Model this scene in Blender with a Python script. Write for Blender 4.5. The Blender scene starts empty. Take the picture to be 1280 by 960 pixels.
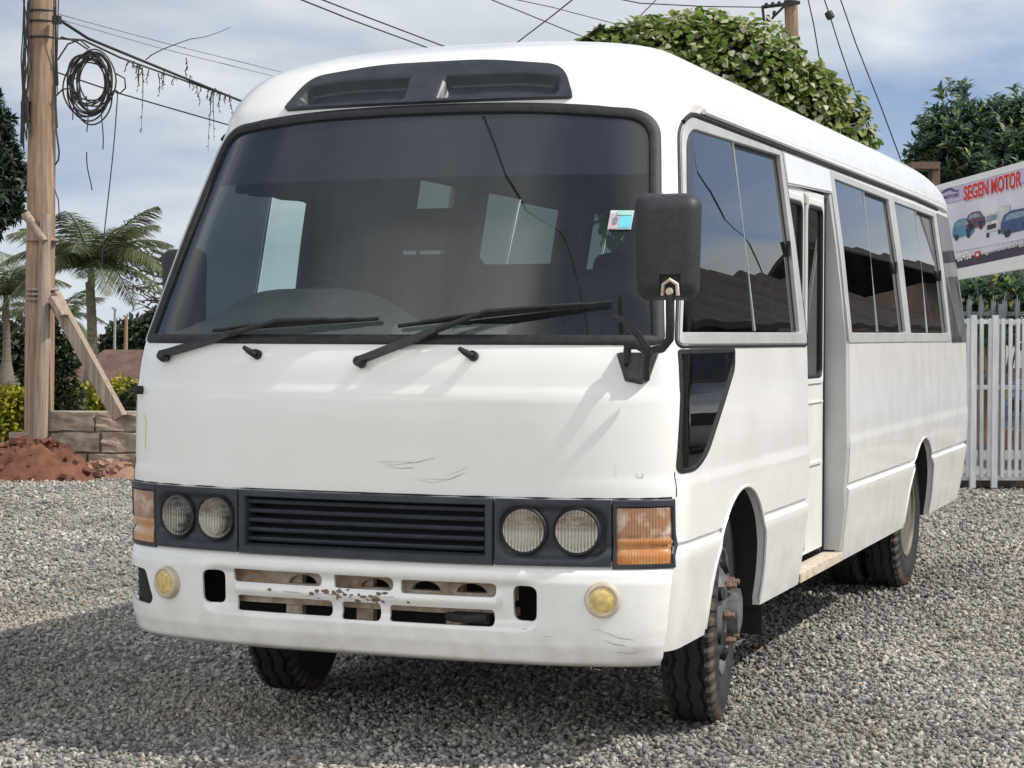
import bpy, bmesh, math, random
import numpy as np
from mathutils import Vector, Matrix
random.seed(7); rng = np.random.default_rng(11)
PI = math.pi
scene = bpy.context.scene
COL = scene.collection
scene.view_settings.view_transform = "Standard"; scene.view_settings.look = "None"; scene.view_settings.exposure = 0; scene.view_settings.gamma = 1

# ------------------------------------------------------------------ camera
FPX = 2416.0
CAM = np.array([2.7106, -5.6869, 1.3857]); YAW, PITCH, ROLL = 0.3703, -0.02685, 0.00199
fw = np.array([-math.sin(YAW)*math.cos(PITCH), math.cos(YAW)*math.cos(PITCH), math.sin(PITCH)])
rt = np.array([math.cos(YAW), math.sin(YAW), 0.0]); up = np.cross(rt, fw)
rt, up = rt*math.cos(ROLL)+up*math.sin(ROLL), -rt*math.sin(ROLL)+up*math.cos(ROLL)
cd = bpy.data.cameras.new("camera"); co = bpy.data.objects.new("camera", cd); COL.objects.link(co)
cd.sensor_width = 36; cd.lens = FPX/1280*36; cd.clip_start = 0.1; cd.clip_end = 3000
co.matrix_world = Matrix(((rt[0], up[0], -fw[0], CAM[0]), (rt[1], up[1], -fw[1], CAM[1]), (rt[2], up[2], -fw[2], CAM[2]), (0, 0, 0, 1)))
scene.camera = co
def at(px, py, D):
    """world point seen in direction (px, py) at depth D: used to survey the background"""
    return Vector((CAM + (fw + rt*(px-640)/FPX + up*(480-py)/FPX)*D).tolist())
def gat(px, D):
    p = at(px, 415, D); p.z = 0; return p
RT = Vector((math.cos(YAW), math.sin(YAW), 0)); FW = Vector((-math.sin(YAW), math.cos(YAW), 0)); UPV = Vector((0, 0, 1))

# ------------------------------------------------------------------ objects
def tag(o, label=None, cat=None, group=None, kind=None):
    if label: o["label"] = label
    if cat: o["category"] = cat
    if group: o["group"] = group
    if kind: o["kind"] = kind
    return o
def empty(name, loc=(0, 0, 0), rz=0, parent=None):
    o = bpy.data.objects.new(name, None); COL.objects.link(o); o.location = loc; o.rotation_euler = (0, 0, rz)
    o.empty_display_size = .1
    if parent: o.parent = parent
    return o
class MB:
    """collects geometry for ONE mesh object"""
    def __init__(s): s.v = []; s.f = []; s.m = []
    def add(s, vs, fs, mi=0):
        n = len(s.v); s.v += [tuple(v) for v in vs]; s.f += [tuple(i+n for i in f) for f in fs]; s.m += [mi]*len(fs); return s
    def box(s, c, size, R=None, mi=0, taper=1.0):
        hx, hy, hz = size[0]/2, size[1]/2, size[2]/2
        vs = []
        for z, k in ((-hz, 1), (hz, taper)):
            vs += [(-hx*k, -hy*k, z), (hx*k, -hy*k, z), (hx*k, hy*k, z), (-hx*k, hy*k, z)]
        vs = [Vector(v) for v in vs]
        if R is not None: vs = [R @ v for v in vs]
        vs = [v+Vector(c) for v in vs]
        return s.add(vs, [(3, 2, 1, 0), (4, 5, 6, 7), (0, 1, 5, 4), (1, 2, 6, 5), (2, 3, 7, 6), (3, 0, 4, 7)], mi)
    def bar(s, a, b, wd, ht, upv=(0, 0, 1), mi=0):
        a, b = Vector(a), Vector(b); d = (b-a); L = d.length; d.normalize()
        x = d.cross(Vector(upv))
        if x.length < 1e-4: x = d.cross(Vector((1, 0, 0)))
        x.normalize(); z = x.cross(d)
        R = Matrix((x, d, z)).transposed()
        return s.box((a+b)/2, (wd, L, ht), R, mi)
    def tube(s, pts, r, n=8, mi=0, cap=True):
        pts = [Vector(p) for p in pts]; k = len(pts)
        rs = r if isinstance(r, (list, tuple)) else [r]*k
        vs = []; fs = []; ref = None
        for i, p in enumerate(pts):
            d = pts[min(i+1, k-1)]-pts[max(i-1, 0)]
            if d.length < 1e-9: d = Vector((0, 0, 1))
            d.normalize()
            if ref is None: ref = d.cross(Vector((0.31, 0.22, 0.93)))
            if ref.length < 1e-3: ref = d.cross(Vector((1, 0, 0)))
            x = (ref-d*ref.dot(d)).normalized(); ref = x; y = d.cross(x)
            for j in range(n):
                a = 2*PI*j/n; vs.append(p+(x*math.cos(a)+y*math.sin(a))*rs[i])
        for i in range(k-1):
            for j in range(n):
                j2 = (j+1) % n; fs.append((i*n+j, i*n+j2, (i+1)*n+j2, (i+1)*n+j))
        if cap: fs.append(tuple(range(n-1, -1, -1))); fs.append(tuple((k-1)*n+j for j in range(n)))
        return s.add(vs, fs, mi)
    def lathe(s, prof, n=48, M=None, mi=0, closed=False):
        """prof: (radius, axial); axis = +x"""
        vs = []; k = len(prof); fs = []
        for (r, a) in prof:
            for j in range(n):
                t = 2*PI*j/n; vs.append(Vector((a, r*math.cos(t), r*math.sin(t))))
        for i in range(k-1 if not closed else k):
            i2 = (i+1) % k
            for j in range(n):
                j2 = (j+1) % n; fs.append((i*n+j, i*n+j2, i2*n+j2, i2*n+j))
        if not closed:
            if prof[0][0] > 1e-5: fs.append(tuple(range(n)))
            if prof[-1][0] > 1e-5: fs.append(tuple((k-1)*n+j for j in reversed(range(n))))
        if M is not None: vs = [M @ v for v in vs]
        return s.add(vs, fs, mi)
    def build(s, name, mats, parent=None, smooth=None, loc=None, fixn=False):
        me = bpy.data.meshes.new(name); me.from_pydata([tuple(v) for v in s.v], [], s.f)
        mats = mats if isinstance(mats, (list, tuple)) else [mats]
        for m in mats: me.materials.append(m)
        if len(mats) > 1: me.polygons.foreach_set("material_index", s.m)
        me.update()
        if fixn:
            bm = bmesh.new(); bm.from_mesh(me); bmesh.ops.remove_doubles(bm, verts=bm.verts, dist=1e-5)
            bmesh.ops.recalc_face_normals(bm, faces=bm.faces); bm.to_mesh(me); bm.free()
        if smooth is not None:
            me.polygons.foreach_set("use_smooth", [True]*len(me.polygons)); me.set_sharp_from_angle(angle=math.radians(smooth))
        o = bpy.data.objects.new(name, me); COL.objects.link(o)
        if parent: o.parent = parent
        if loc is not None: o.location = loc
        return o
def npmesh(name, V, F, mat, parent=None, smooth=False):
    """big meshes: V (n,3), F (m,k) all the same k"""
    me = bpy.data.meshes.new(name); V = np.asarray(V, np.float32); F = np.asarray(F, np.int32); k = F.shape[1]
    me.vertices.add(len(V)); me.vertices.foreach_set("co", V.ravel())
    me.loops.add(F.size); me.loops.foreach_set("vertex_index", F.ravel())
    me.polygons.add(len(F)); me.polygons.foreach_set("loop_start", np.arange(len(F), dtype=np.int32)*k)
    me.materials.append(mat); me.update(calc_edges=True); me.validate()
    if smooth: me.polygons.foreach_set("use_smooth", [True]*len(me.polygons))
    o = bpy.data.objects.new(name, me); COL.objects.link(o)
    if parent: o.parent = parent
    return o

# ------------------------------------------------------------------ materials
def newmat(name):
    m = bpy.data.materials.new(name); m.use_nodes = True; nt = m.node_tree
    return m, nt, nt.nodes["Principled BSDF"], nt.nodes["Material Output"]
def nd(nt, t, **kw):
    n = nt.nodes.new(t)
    for k, v in kw.items():
        if k in n.inputs: n.inputs[k].default_value = v
        else: setattr(n, k, v)
    return n
def c4(c): return (c[0], c[1], c[2], 1)
def ramp(nt, fac, stops):
    r = nt.nodes.new("ShaderNodeValToRGB"); el = r.color_ramp.elements
    while len(el) > 1: el.remove(el[-1])
    el[0].position = stops[0][0]; el[0].color = c4(stops[0][1])
    for p, c in stops[1:]:
        e = el.new(p); e.color = c4(c)
    nt.links.new(fac, r.inputs[0]); return r.outputs[0]
def mixc(nt, fac, a, b, mode="MIX"):
    m = nt.nodes.new("ShaderNodeMix"); m.data_type = "RGBA"; m.blend_type = mode
    for i, v in ((0, fac), (6, a), (7, b)):
        if hasattr(v, "links"): nt.links.new(v, m.inputs[i])
        elif i == 0: m.inputs[0].default_value = v
        else: m.inputs[i].default_value = c4(v)
    return m.outputs[2]
def math_(nt, op, a, b=None, c=None, clamp=False):
    m = nt.nodes.new("ShaderNodeMath"); m.operation = op; m.use_clamp = clamp
    for i, v in enumerate((a, b, c)):
        if v is None: continue
        if hasattr(v, "links"): nt.links.new(v, m.inputs[i])
        else: m.inputs[i].default_value = v
    return m.outputs[0]
def noise(nt, vec, scale, detail=4, rough=.55, dist=0):
    n = nd(nt, "ShaderNodeTexNoise", Scale=scale, Detail=detail, Roughness=rough, Distortion=dist)
    if vec is not None: nt.links.new(vec, n.inputs["Vector"])
    return n.outputs["Fac"]
def coord(nt, kind="Object"): return nt.nodes.new("ShaderNodeTexCoord").outputs[kind]
def mapping(nt, vec, scale=(1, 1, 1), loc=(0, 0, 0)):
    m = nt.nodes.new("ShaderNodeMapping"); m.inputs["Scale"].default_value = scale; m.inputs["Location"].default_value = loc
    nt.links.new(vec, m.inputs["Vector"]); return m.outputs[0]
def bump(nt, bs, h, strength=.3, dist=.02):
    b = nd(nt, "ShaderNodeBump", Strength=strength, Distance=dist); nt.links.new(h, b.inputs["Height"]); nt.links.new(b.outputs[0], bs.inputs["Normal"])
def mottled(name, a, b, scale=20, rough=.6, bumpk=.15, bd=.005, spec=.4, metallic=0, stretch=(1, 1, 1), detail=5, coords="Object"):
    m, nt, bs, out = newmat(name); v = mapping(nt, coord(nt, coords), stretch)
    f = noise(nt, v, scale, detail, .6)
    nt.links.new(ramp(nt, f, [(.35, a), (.68, b)]), bs.inputs["Base Color"])
    bs.inputs["Roughness"].default_value = rough; bs.inputs["Specular IOR Level"].default_value = spec; bs.inputs["Metallic"].default_value = metallic
    if bumpk: bump(nt, bs, f, bumpk, bd)
    return m

def paint_mat():
    m, nt, bs, out = newmat("white_bus_paint"); v = coord(nt)
    sep = nt.nodes.new("ShaderNodeSeparateXYZ"); nt.links.new(v, sep.inputs[0])
    base = mixc(nt, ramp(nt, noise(nt, v, 2.2, 6, .6), [(.35, (0, 0, 0)), (.75, (1, 1, 1))]), (.80, .797, .775), (.76, .75, .715))
    # road grime: more of it low down
    low = nt.nodes.new("ShaderNodeMapRange"); low.inputs[1].default_value = .75; low.inputs[2].default_value = .36; nt.links.new(sep.outputs[2], low.inputs[0])
    g = math_(nt, "MULTIPLY", low.outputs[0], ramp(nt, noise(nt, v, 9, 8, .65), [(.42, (0, 0, 0)), (.72, (1, 1, 1))]))
    base = mixc(nt, math_(nt, "MULTIPLY", g, .32), base, (.36, .31, .25))
    # scuffs
    sv = mapping(nt, v, (2.0, 9, 13))
    s1 = ramp(nt, noise(nt, sv, 3.4, 9, .7), [(.69, (0, 0, 0)), (.73, (1, 1, 1))])
    s2 = ramp(nt, noise(nt, v, 2.6, 2, .5), [(.54, (0, 0, 0)), (.62, (1, 1, 1))])
    base = mixc(nt, math_(nt, "MULTIPLY", math_(nt, "MULTIPLY", s1, s2), .38), base, (.28, .22, .19))
    nt.links.new(base, bs.inputs["Base Color"])
    rr = ramp(nt, noise(nt, v, 5, 5, .6), [(.3, (.16,)*3), (.8, (.30,)*3)])
    nt.links.new(rr, bs.inputs["Roughness"]); bs.inputs["Specular IOR Level"].default_value = .5
    bs.inputs["Coat Weight"].default_value = .4; bs.inputs["Coat Roughness"].default_value = .035
    bump(nt, bs, noise(nt, v, 2.6, 2, .5), .45, .014)
    return m
def glass_mat(name, tint, trans, ior=1.5, rough=0.0, band=None, dust_haze=0.0, gain=1.0):
    """window glass: tinted see-through plus a Fresnel mirror; band = (z, colour) printed sun strip"""
    m, nt, bs, out = newmat(name); nt.nodes.remove(bs)
    tr = nd(nt, "ShaderNodeBsdfTransparent"); col = tuple(c*trans for c in tint)
    tr.inputs[0].default_value = c4(col)
    fr = nd(nt, "ShaderNodeFresnel", IOR=ior)
    gl = nd(nt, "ShaderNodeBsdfGlossy", Roughness=rough); gl.inputs[0].default_value = (1, 1, 1, 1)
    v = coord(nt)
    body = tr.outputs[0]
    df = nd(nt, "ShaderNodeBsdfDiffuse"); df.inputs[0].default_value = (.36, .38, .38, 1)
    if dust_haze:
        mx = nt.nodes.new("ShaderNodeMixShader")
        dn = math_(nt, "MULTIPLY", ramp(nt, noise(nt, mapping(nt, v, (1, 1, .6)), 5, 7, .65), [(.3, (.25,)*3), (.75, (1, 1, 1))]), dust_haze)
        nt.links.new(dn, mx.inputs[0])
        nt.links.new(body, mx.inputs[1]); nt.links.new(df.outputs[0], mx.inputs[2]); body = mx.outputs[0]
    if band:
        sep = nt.nodes.new("ShaderNodeSeparateXYZ"); nt.links.new(v, sep.inputs[0])
        k = nt.nodes.new("ShaderNodeMapRange"); k.inputs[1].default_value = band[0]-.004; k.inputs[2].default_value = band[0]+.004
        nt.links.new(sep.outputs[2], k.inputs[0])
        db = nd(nt, "ShaderNodeBsdfDiffuse"); db.inputs[0].default_value = c4(band[1])
        t2 = nd(nt, "ShaderNodeBsdfTransparent"); t2.inputs[0].default_value = (.10, .10, .12, 1)
        a = nt.nodes.new("ShaderNodeMixShader"); a.inputs[0].default_value = .75
        nt.links.new(t2.outputs[0], a.inputs[1]); nt.links.new(db.outputs[0], a.inputs[2])
        mx = nt.nodes.new("ShaderNodeMixShader"); nt.links.new(k.outputs[0], mx.inputs[0])
        nt.links.new(body, mx.inputs[1]); nt.links.new(a.outputs[0], mx.inputs[2]); body = mx.outputs[0]
    mx = nt.nodes.new("ShaderNodeMixShader")
    nt.links.new(math_(nt, "MULTIPLY", fr.outputs[0], gain, clamp=True), mx.inputs[0]); nt.links.new(body, mx.inputs[1]); nt.links.new(gl.outputs[0], mx.inputs[2])
    rb = nd(nt, "ShaderNodeBump", Strength=.12, Distance=.003); nt.links.new(noise(nt, v, 1.6, 1, .5), rb.inputs["Height"]); nt.links.new(rb.outputs[0], gl.inputs["Normal"])
    nt.links.new(mx.outputs[0], out.inputs[0])
    return m
def flat(name, c, rough=.5, metallic=0, spec=.5, var=.12, scale=14):
    a = tuple(x*(1-var) for x in c); b = tuple(min(1, x*(1+var)) for x in c)
    return mottled(name, a, b, scale, rough, 0, spec=spec, metallic=metallic)
def leaf_mat(name, stops, rough=.45, trans=.25, patch=None):
    m, nt, bs, out = newmat(name)
    g = nt.nodes.new("ShaderNodeNewGeometry")
    c = ramp(nt, g.outputs["Random Per Island"], stops)
    if patch:
        c = mixc(nt, ramp(nt, noise(nt, coord(nt), patch[0], 3, .5), [(.42, (0, 0, 0)), (.62, (1, 1, 1))]), c, patch[1], "MULTIPLY")
    nt.links.new(c, bs.inputs["Base Color"]); bs.inputs["Roughness"].default_value = rough; bs.inputs["Specular IOR Level"].default_value = .4
    tl = nd(nt, "ShaderNodeBsdfTranslucent"); nt.links.new(c, tl.inputs[0])
    mx = nt.nodes.new("ShaderNodeMixShader"); mx.inputs[0].default_value = trans
    nt.links.new(bs.outputs[0], mx.inputs[1]); nt.links.new(tl.outputs[0], mx.inputs[2]); nt.links.new(mx.outputs[0], out.inputs[0])
    return m

M = {}
M["paint"] = paint_mat()
M["black_rubber"] = mottled("black_rubber", (.008, .009, .011), (.020, .021, .023), 30, .6, .1, .002)
M["black_plastic"] = mottled("dark_blue_black_plastic", (.022, .027, .036), (.038, .044, .055), 12, .42, .05, .002)
M["mirror_plastic"] = mottled("textured_black_plastic", (.022, .022, .026), (.034, .034, .039), 60, .55, .15, .001)
M["wiper"] = mottled("satin_black_metal", (.014, .014, .016), (.03, .03, .032), 40, .45, .1, .001)
M["alu"] = mottled("dull_aluminium_frame", (.40, .41, .40), (.50, .50, .485), 6, .42, .05, .002, metallic=.2)
M["windscreen"] = glass_mat("windscreen_glass", (.88, .98, .95), .70, 1.5, band=(1.905, (.030, .033, .045)), dust_haze=.045, gain=1.45)  # diffuse film paints in the pale haze over the windscreen
M["tint"] = glass_mat("dark_tinted_glass", (.80, .88, 1.0), .14, 1.55, dust_haze=.015, gain=1.25)
M["tint_rear"] = glass_mat("dusty_tinted_glass", (.8, .9, .9), .10, 1.55, dust_haze=.42)
M["tint_light"] = glass_mat("lightly_tinted_glass", (.78, .95, .9), .24, 1.5, dust_haze=.03)
M["clear"] = glass_mat("clear_glass", (.9, 1, .97), .92, 1.5)
M["lens"] = glass_mat("headlight_lens", (1, .98, .94), .93, 1.5, rough=.02, dust_haze=.05)
M["chrome"] = flat("chrome_reflector", (.90, .88, .84), .06, 1.0, var=.03)
M["amber"] = None
M["cream"] = flat("aged_cream_lens", (.62, .47, .17), .35, var=.25, scale=60)
M["cream_ring"] = flat("cream_lamp_ring", (.55, .49, .38), .4, metallic=.3)
M["lining"] = flat("grey_vinyl_lining", (.46, .48, .48), .7)
M["dash"] = flat("pale_grey_dashboard", (.27, .275, .28), .6)
M["seat"] = mottled("grey_seat_fabric", (.035, .038, .046), (.06, .064, .072), 60, .85, .2, .003)
M["dark"] = flat("dark_underbody", (.016, .016, .017), .85)
M["floor_mat"] = flat("dark_floor_covering", (.05, .05, .05), .8)
M["paper"] = flat("loose_paper", (.6, .59, .55), .8)
M["steel"] = mottled("grey_painted_wheel_steel", (.085, .085, .088), (.20, .195, .19), 18, .5, .1, .002, metallic=.3)
M["rim_beige"] = mottled("dusty_beige_rim", (.10, .09, .075), (.20, .18, .145), 14, .55, .1, .002)
M["rust"] = mottled("rusty_steel", (.12, .075, .055), (.24, .16, .12), 50, .75, .3, .002)
M["rust_beam"] = mottled("stained_cream_steel", (.30, .19, .11), (.58, .53, .45), 16, .6, .1, .002)
M["door_paint"] = flat("off_white_door_paint", (.66, .66, .63), .4, var=.06, scale=5)
M["grey_paint"] = flat("grey_white_jamb_paint", (.50, .51, .49), .45, var=.07, scale=5)
def tyre_mat():
    m, nt, bs, out = newmat("dusty_tyre_rubber"); v = coord(nt)
    g = nt.nodes.new("ShaderNodeNewGeometry")
    f = noise(nt, v, 22, 6, .65)
    a = ramp(nt, f, [(.35, (.014, .0135, .013)), (.7, (.034, .031, .029))])
    sep = nt.nodes.new("ShaderNodeSeparateXYZ"); nt.links.new(v, sep.inputs[0])
    r2 = math_(nt, "SQRT", math_(nt, "ADD", math_(nt, "POWER", sep.outputs[1], 2), math_(nt, "POWER", sep.outputs[2], 2)))
    k = nt.nodes.new("ShaderNodeMapRange"); k.inputs[1].default_value = .068; k.inputs[2].default_value = .095; nt.links.new(math_(nt, "ABSOLUTE", sep.outputs[0]), k.inputs[0])
    k2 = nt.nodes.new("ShaderNodeMapRange"); k2.inputs[1].default_value = .340; k2.inputs[2].default_value = .37; nt.links.new(r2, k2.inputs[0])
    kk = math_(nt, "MULTIPLY", math_(nt, "MULTIPLY", k.outputs[0], k2.outputs[0]), ramp(nt, noise(nt, v, 14, 4, .6), [(.35, (.25,)*3), (.6, (1,)*3)]))
    nt.links.new(mixc(nt, math_(nt, "MULTIPLY", kk, .62), a, (.20, .13, .085)), bs.inputs["Base Color"])
    bs.inputs["Roughness"].default_value = .75; bump(nt, bs, f, .25, .004)
    return m
M["tyre"] = tyre_mat()
def amber_mat():
    m, nt, bs, out = newmat("amber_and_clear_lamp_lens"); v = coord(nt)
    sep = nt.nodes.new("ShaderNodeSeparateXYZ"); nt.links.new(v, sep.inputs[0])
    f = noise(nt, v, 9, 3, .6)
    c = mixc(nt, ramp(nt, f, [(.35, (0, 0, 0)), (.65, (1, 1, 1))]), (.48, .17, .035), (.55, .32, .14))
    k = nt.nodes.new("ShaderNodeMapRange"); k.inputs[1].default_value = .735; k.inputs[2].default_value = .745; nt.links.new(sep.outputs[2], k.inputs[0])
    c = mixc(nt, k.outputs[0], c, mixc(nt, ramp(nt, f, [(.42, (0, 0, 0)), (.58, (1, 1, 1))]), (.34, .17, .09), (.66, .57, .48)))
    nt.links.new(c, bs.inputs["Base Color"]); bs.inputs["Roughness"].default_value = .12; bs.inputs["Coat Weight"].default_value = .8; bs.inputs["Coat Roughness"].default_value = .05
    wv = nd(nt, "ShaderNodeTexWave", Scale=38); wv.bands_direction = "X"; nt.links.new(v, wv.inputs[0])
    bump(nt, bs, wv.outputs["Fac"], .5, .004)
    return m
M["amber"] = amber_mat()

# ------------------------------------------------------------------ the bus body as an analytic surface
def tab(z, T): return float(np.interp(z, [a for a, b in T], [b for a, b in T]))
ZD, HT, LF, NE, LR = 2.137, 2.48, .33, 2.5, .3
WT = [(.3, .955), (.37, .972), (.45, .985), (.6, 1.003), (.65, 1.011), (.678, 1.014), (.690, 1.013), (.703, .999), (.717, .999), (.724, 1.010), (.86, 1.016), (.9, 1.016), (.93, 1.010), (1.0, 1.011), (1.36, 1.0), (1.75, .95), (ZD, .888)]
YT = [(.3, -.02), (.5, -.04), (.62, -.05), (.86, -.05), (1.10, -.049), (1.19, -.046), (1.205, -.038), (1.28, -.022), (1.33, -.005), (1.36, .01), (1.74, .19), (2.122, .387), (2.174, .42), (2.308, .53)]
def w_(z):
    if z <= ZD: return tab(z, WT)
    u = min(1, (z-ZD)/(HT-ZD)); return .895*max(0, 1-u**2.6)**(1/2.6)
def y0_(z):
    if z < 2.308: return tab(z, YT)
    u = min(1, (z-2.308)/(HT-2.308)); return .53+.155*u+.7*(1-max(0, 1-u*u)**.5)
def yr_(z):
    if z < ZD: return tab(z, [(.3, 6.6), (.5, 6.7), (.8, 6.76), (1.4, 6.76), (ZD, 6.66)])
    u = min(1, (z-ZD)/(HT-ZD)); return 6.66-1.9*(1-max(0, 1-u**1.6)**(1/1.6))
def front_y(x, z):
    t = min(.99999, abs(x)/w_(z)); return y0_(z)+LF*(1-(1-t**NE)**(1/NE))
def side_x(y, z):
    W = w_(z); s = (y-y0_(z))/LF
    if s < 1: s = max(0, s); return W*(1-(1-s)**NE)**(1/NE)
    s = (yr_(z)-y)/LR
    if s < 1: s = max(0, s); return W*(1-(1-s)**NE)**(1/NE)
    return W
def PF(x, z, off=0.0):
    e = .002; p = Vector((x, front_y(x, z), z))
    if off == 0: return p
    lim = w_(z)*.9995
    xa, xb = max(-lim, x-e), min(lim, x+e)
    dx = (front_y(xb, z)-front_y(xa, z))/(xb-xa); dz = (front_y(x, z+e)-front_y(x, z-e))/(2*e)
    return p+Vector((dx, -1, dz)).normalized()*off
def PS(y, z, off=0.0, side=1):
    e = .002; p = Vector((side_x(y, z), y, z))
    if off:
        dy = (side_x(y+e, z)-side_x(y-e, z))/(2*e); dz = (side_x(y, z+e)-side_x(y, z-e))/(2*e)
        p = p+Vector((1, -dy, -dz)).normalized()*off
    p.x *= side; return p
def rpoly(pts, rad, seg=6):
    """2D polygon with rounded corners"""
    n = len(pts); out = []; rad = rad if isinstance(rad, (list, tuple)) else [rad]*n
    for i in range(n):
        p, a, b = Vector(pts[i]), Vector(pts[i-1]), Vector(pts[(i+1) % n]); r = rad[i]
        if r <= 0: out.append((p.x, p.y)); continue
        u, v = (a-p), (b-p); r_ = min(r, u.length*.49, v.length*.49); q0, q1 = p+u.normalized()*r_, p+v.normalized()*r_
        for k in range(seg+1):
            t = k/seg; q = q0*(1-t)**2+p*2*t*(1-t)+q1*t*t; out.append((q.x, q.y))
    return out
def densify(poly, h=.06):
    out = []; n = len(poly)
    for i in range(n):
        a, b = Vector(poly[i]), Vector(poly[(i+1) % n]); k = max(1, int((b-a).length/h+.999))
        for j in range(k): q = a.lerp(b, j/k); out.append((q.x, q.y))
    return out
def offset(poly, d):
    """move a CCW or CW outline outwards by d"""
    n = len(poly); A = sum(poly[i][0]*poly[(i+1) % n][1]-poly[(i+1) % n][0]*poly[i][1] for i in range(n)); s = 1 if A > 0 else -1
    out = []
    for i in range(n):
        a, p, b = Vector(poly[i-1]), Vector(poly[i]), Vector(poly[(i+1) % n])
        e1, e2 = (p-a).normalized(), (b-p).normalized()
        n1, n2 = Vector((e1.y, -e1.x))*s, Vector((e2.y, -e2.x))*s; m = (n1+n2)
        if m.length < 1e-6: m = n1
        m.normalize(); k = max(.5, m.dot(n1)); q = p+m*(d/k); out.append((q.x, q.y))
    return out
def ring(mb, outer, inner, P, h=.008, depth=.03, base=0.0, mi=0, flat_=False):
    """moulding between two outlines with equal counts, mapped on the surface P(u, v, off)"""
    n = len(outer); vs = []
    mo = [(o[0]*.85+i[0]*.15, o[1]*.85+i[1]*.15) for o, i in zip(outer, inner)]
    mi_ = [(o[0]*.2+i[0]*.8, o[1]*.2+i[1]*.8) for o, i in zip(outer, inner)]
    if flat_:
        mo = [(o[0]*.95+i[0]*.05, o[1]*.95+i[1]*.05) for o, i in zip(outer, inner)]; mi_ = [(o[0]*.06+i[0]*.94, o[1]*.06+i[1]*.94) for o, i in zip(outer, inner)]
    for lp, of in ((outer, base-.006), (outer, base+h*.55), (mo, base+h), (mi_, base+h), (inner, base+h*.4), (inner, base-depth)):
        vs += [P(u, v, of) for u, v in lp]
    fs = []
    for k in range(5):
        for i in range(n): j = (i+1) % n; fs.append((k*n+i, k*n+j, (k+1)*n+j, (k+1)*n+i))
    mb.add(vs, fs, mi)
def patch(mb, outline, P, off=0.0, nu=24, nv=14, skirt=0.0, mi=0, vs_extra=()):
    """sheet filling an outline that is monotone in v"""
    V = [p[1] for p in outline]; v0, v1 = min(V)+1e-5, max(V)-1e-5
    rows = sorted(set([round(v0+(v1-v0)*i/nv, 6) for i in range(nv+1)]+[round(min(v1, max(v0, v)), 6) for v in V]+list(vs_extra)))
    r2 = [rows[0]]
    for v in rows[1:]:
        if v-r2[-1] > 8e-4: r2.append(v)
    rows = r2; vs = []; n = len(outline); fs = []
    for v in rows:
        xs = []
        for i in range(n):
            a, b = outline[i], outline[(i+1) % n]
            if (a[1]-v)*(b[1]-v) <= 0 and a[1] != b[1]: xs.append(a[0]+(b[0]-a[0])*(v-a[1])/(b[1]-a[1]))
        l, r = min(xs), max(xs)
        for k in range(nu+1):
            u = l+(r-l)*k/nu; vs.append(P(u, v, off(u, v) if callable(off) else off))
    m = nu+1
    for i in range(len(rows)-1):
        for k in range(nu): fs.append((i*m+k, i*m+k+1, (i+1)*m+k+1, (i+1)*m+k))
    if skirt:
        loop = [k for k in range(m)]+[i*m+nu for i in range(1, len(rows))]+[(len(rows)-1)*m+k for k in range(nu-1, -1, -1)]+[i*m for i in range(len(rows)-2, 0, -1)]
        # pull a copy of the rim inwards along -off
        rim = []
        for idx in loop:
            i, k = divmod(idx, m); v = rows[i]
            xs = []
            for q in range(n):
                a, b = outline[q], outline[(q+1) % n]
                if (a[1]-v)*(b[1]-v) <= 0 and a[1] != b[1]: xs.append(a[0]+(b[0]-a[0])*(v-a[1])/(b[1]-a[1]))
            u = min(xs)+(max(xs)-min(xs))*k/nu; o_ = off(u, v) if callable(off) else off
            rim.append(P(u, v, o_-skirt))
        b0 = len(vs); vs += rim; q = len(loop)
        for i in range(q): j = (i+1) % q; fs.append((loop[i], b0+i, b0+j, loop[j]))
    mb.add(vs, fs, mi)
def boolean_cut(obj, cutter_mb):
    c = cutter_mb.build("cutter", M["dark"], fixn=True)
    md = obj.modifiers.new("cut", "BOOLEAN"); md.object = c; md.operation = "DIFFERENCE"; md.solver = "EXACT"
    dg = bpy.context.evaluated_depsgraph_get(); me = bpy.data.meshes.new_from_object(obj.evaluated_get(dg))
    old = obj.data; obj.modifiers.clear(); obj.data = me; bpy.data.meshes.remove(old)
    cm = c.data; bpy.data.objects.remove(c); bpy.data.meshes.remove(cm)
    me.polygons.foreach_set("use_smooth", [True]*len(me.polygons)); me.set_sharp_from_angle(angle=math.radians(32))
def merge_into(obj, mb, mat):
    """adds the collected faces to an existing mesh with a material of their own"""
    me = obj.data; me.materials.append(mat); k = len(me.materials)-1
    bm = bmesh.new(); bm.from_mesh(me); vs = [bm.verts.new(v) for v in mb.v]
    for f in mb.f:
        q = bm.faces.new([vs[i] for i in f]); q.material_index = k
    bm.to_mesh(me); bm.free()
def prism(mb, poly, axis, a, b):
    n = len(poly)
    def P(u, v, t): return (u, t, v) if axis == "y" else (t, u, v)
    vs = [P(u, v, a) for u, v in poly]+[P(u, v, b) for u, v in poly]
    mb.add(vs, [tuple(range(n)), tuple(range(2*n-1, n-1, -1))]+[(i, (i+1) % n, n+(i+1) % n, n+i) for i in range(n)])

bus = empty("minibus", (0, 0, 0))
tag(bus, "white passenger minibus with dark tinted windows and black wipers parked on the gravel", "minibus")

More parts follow.
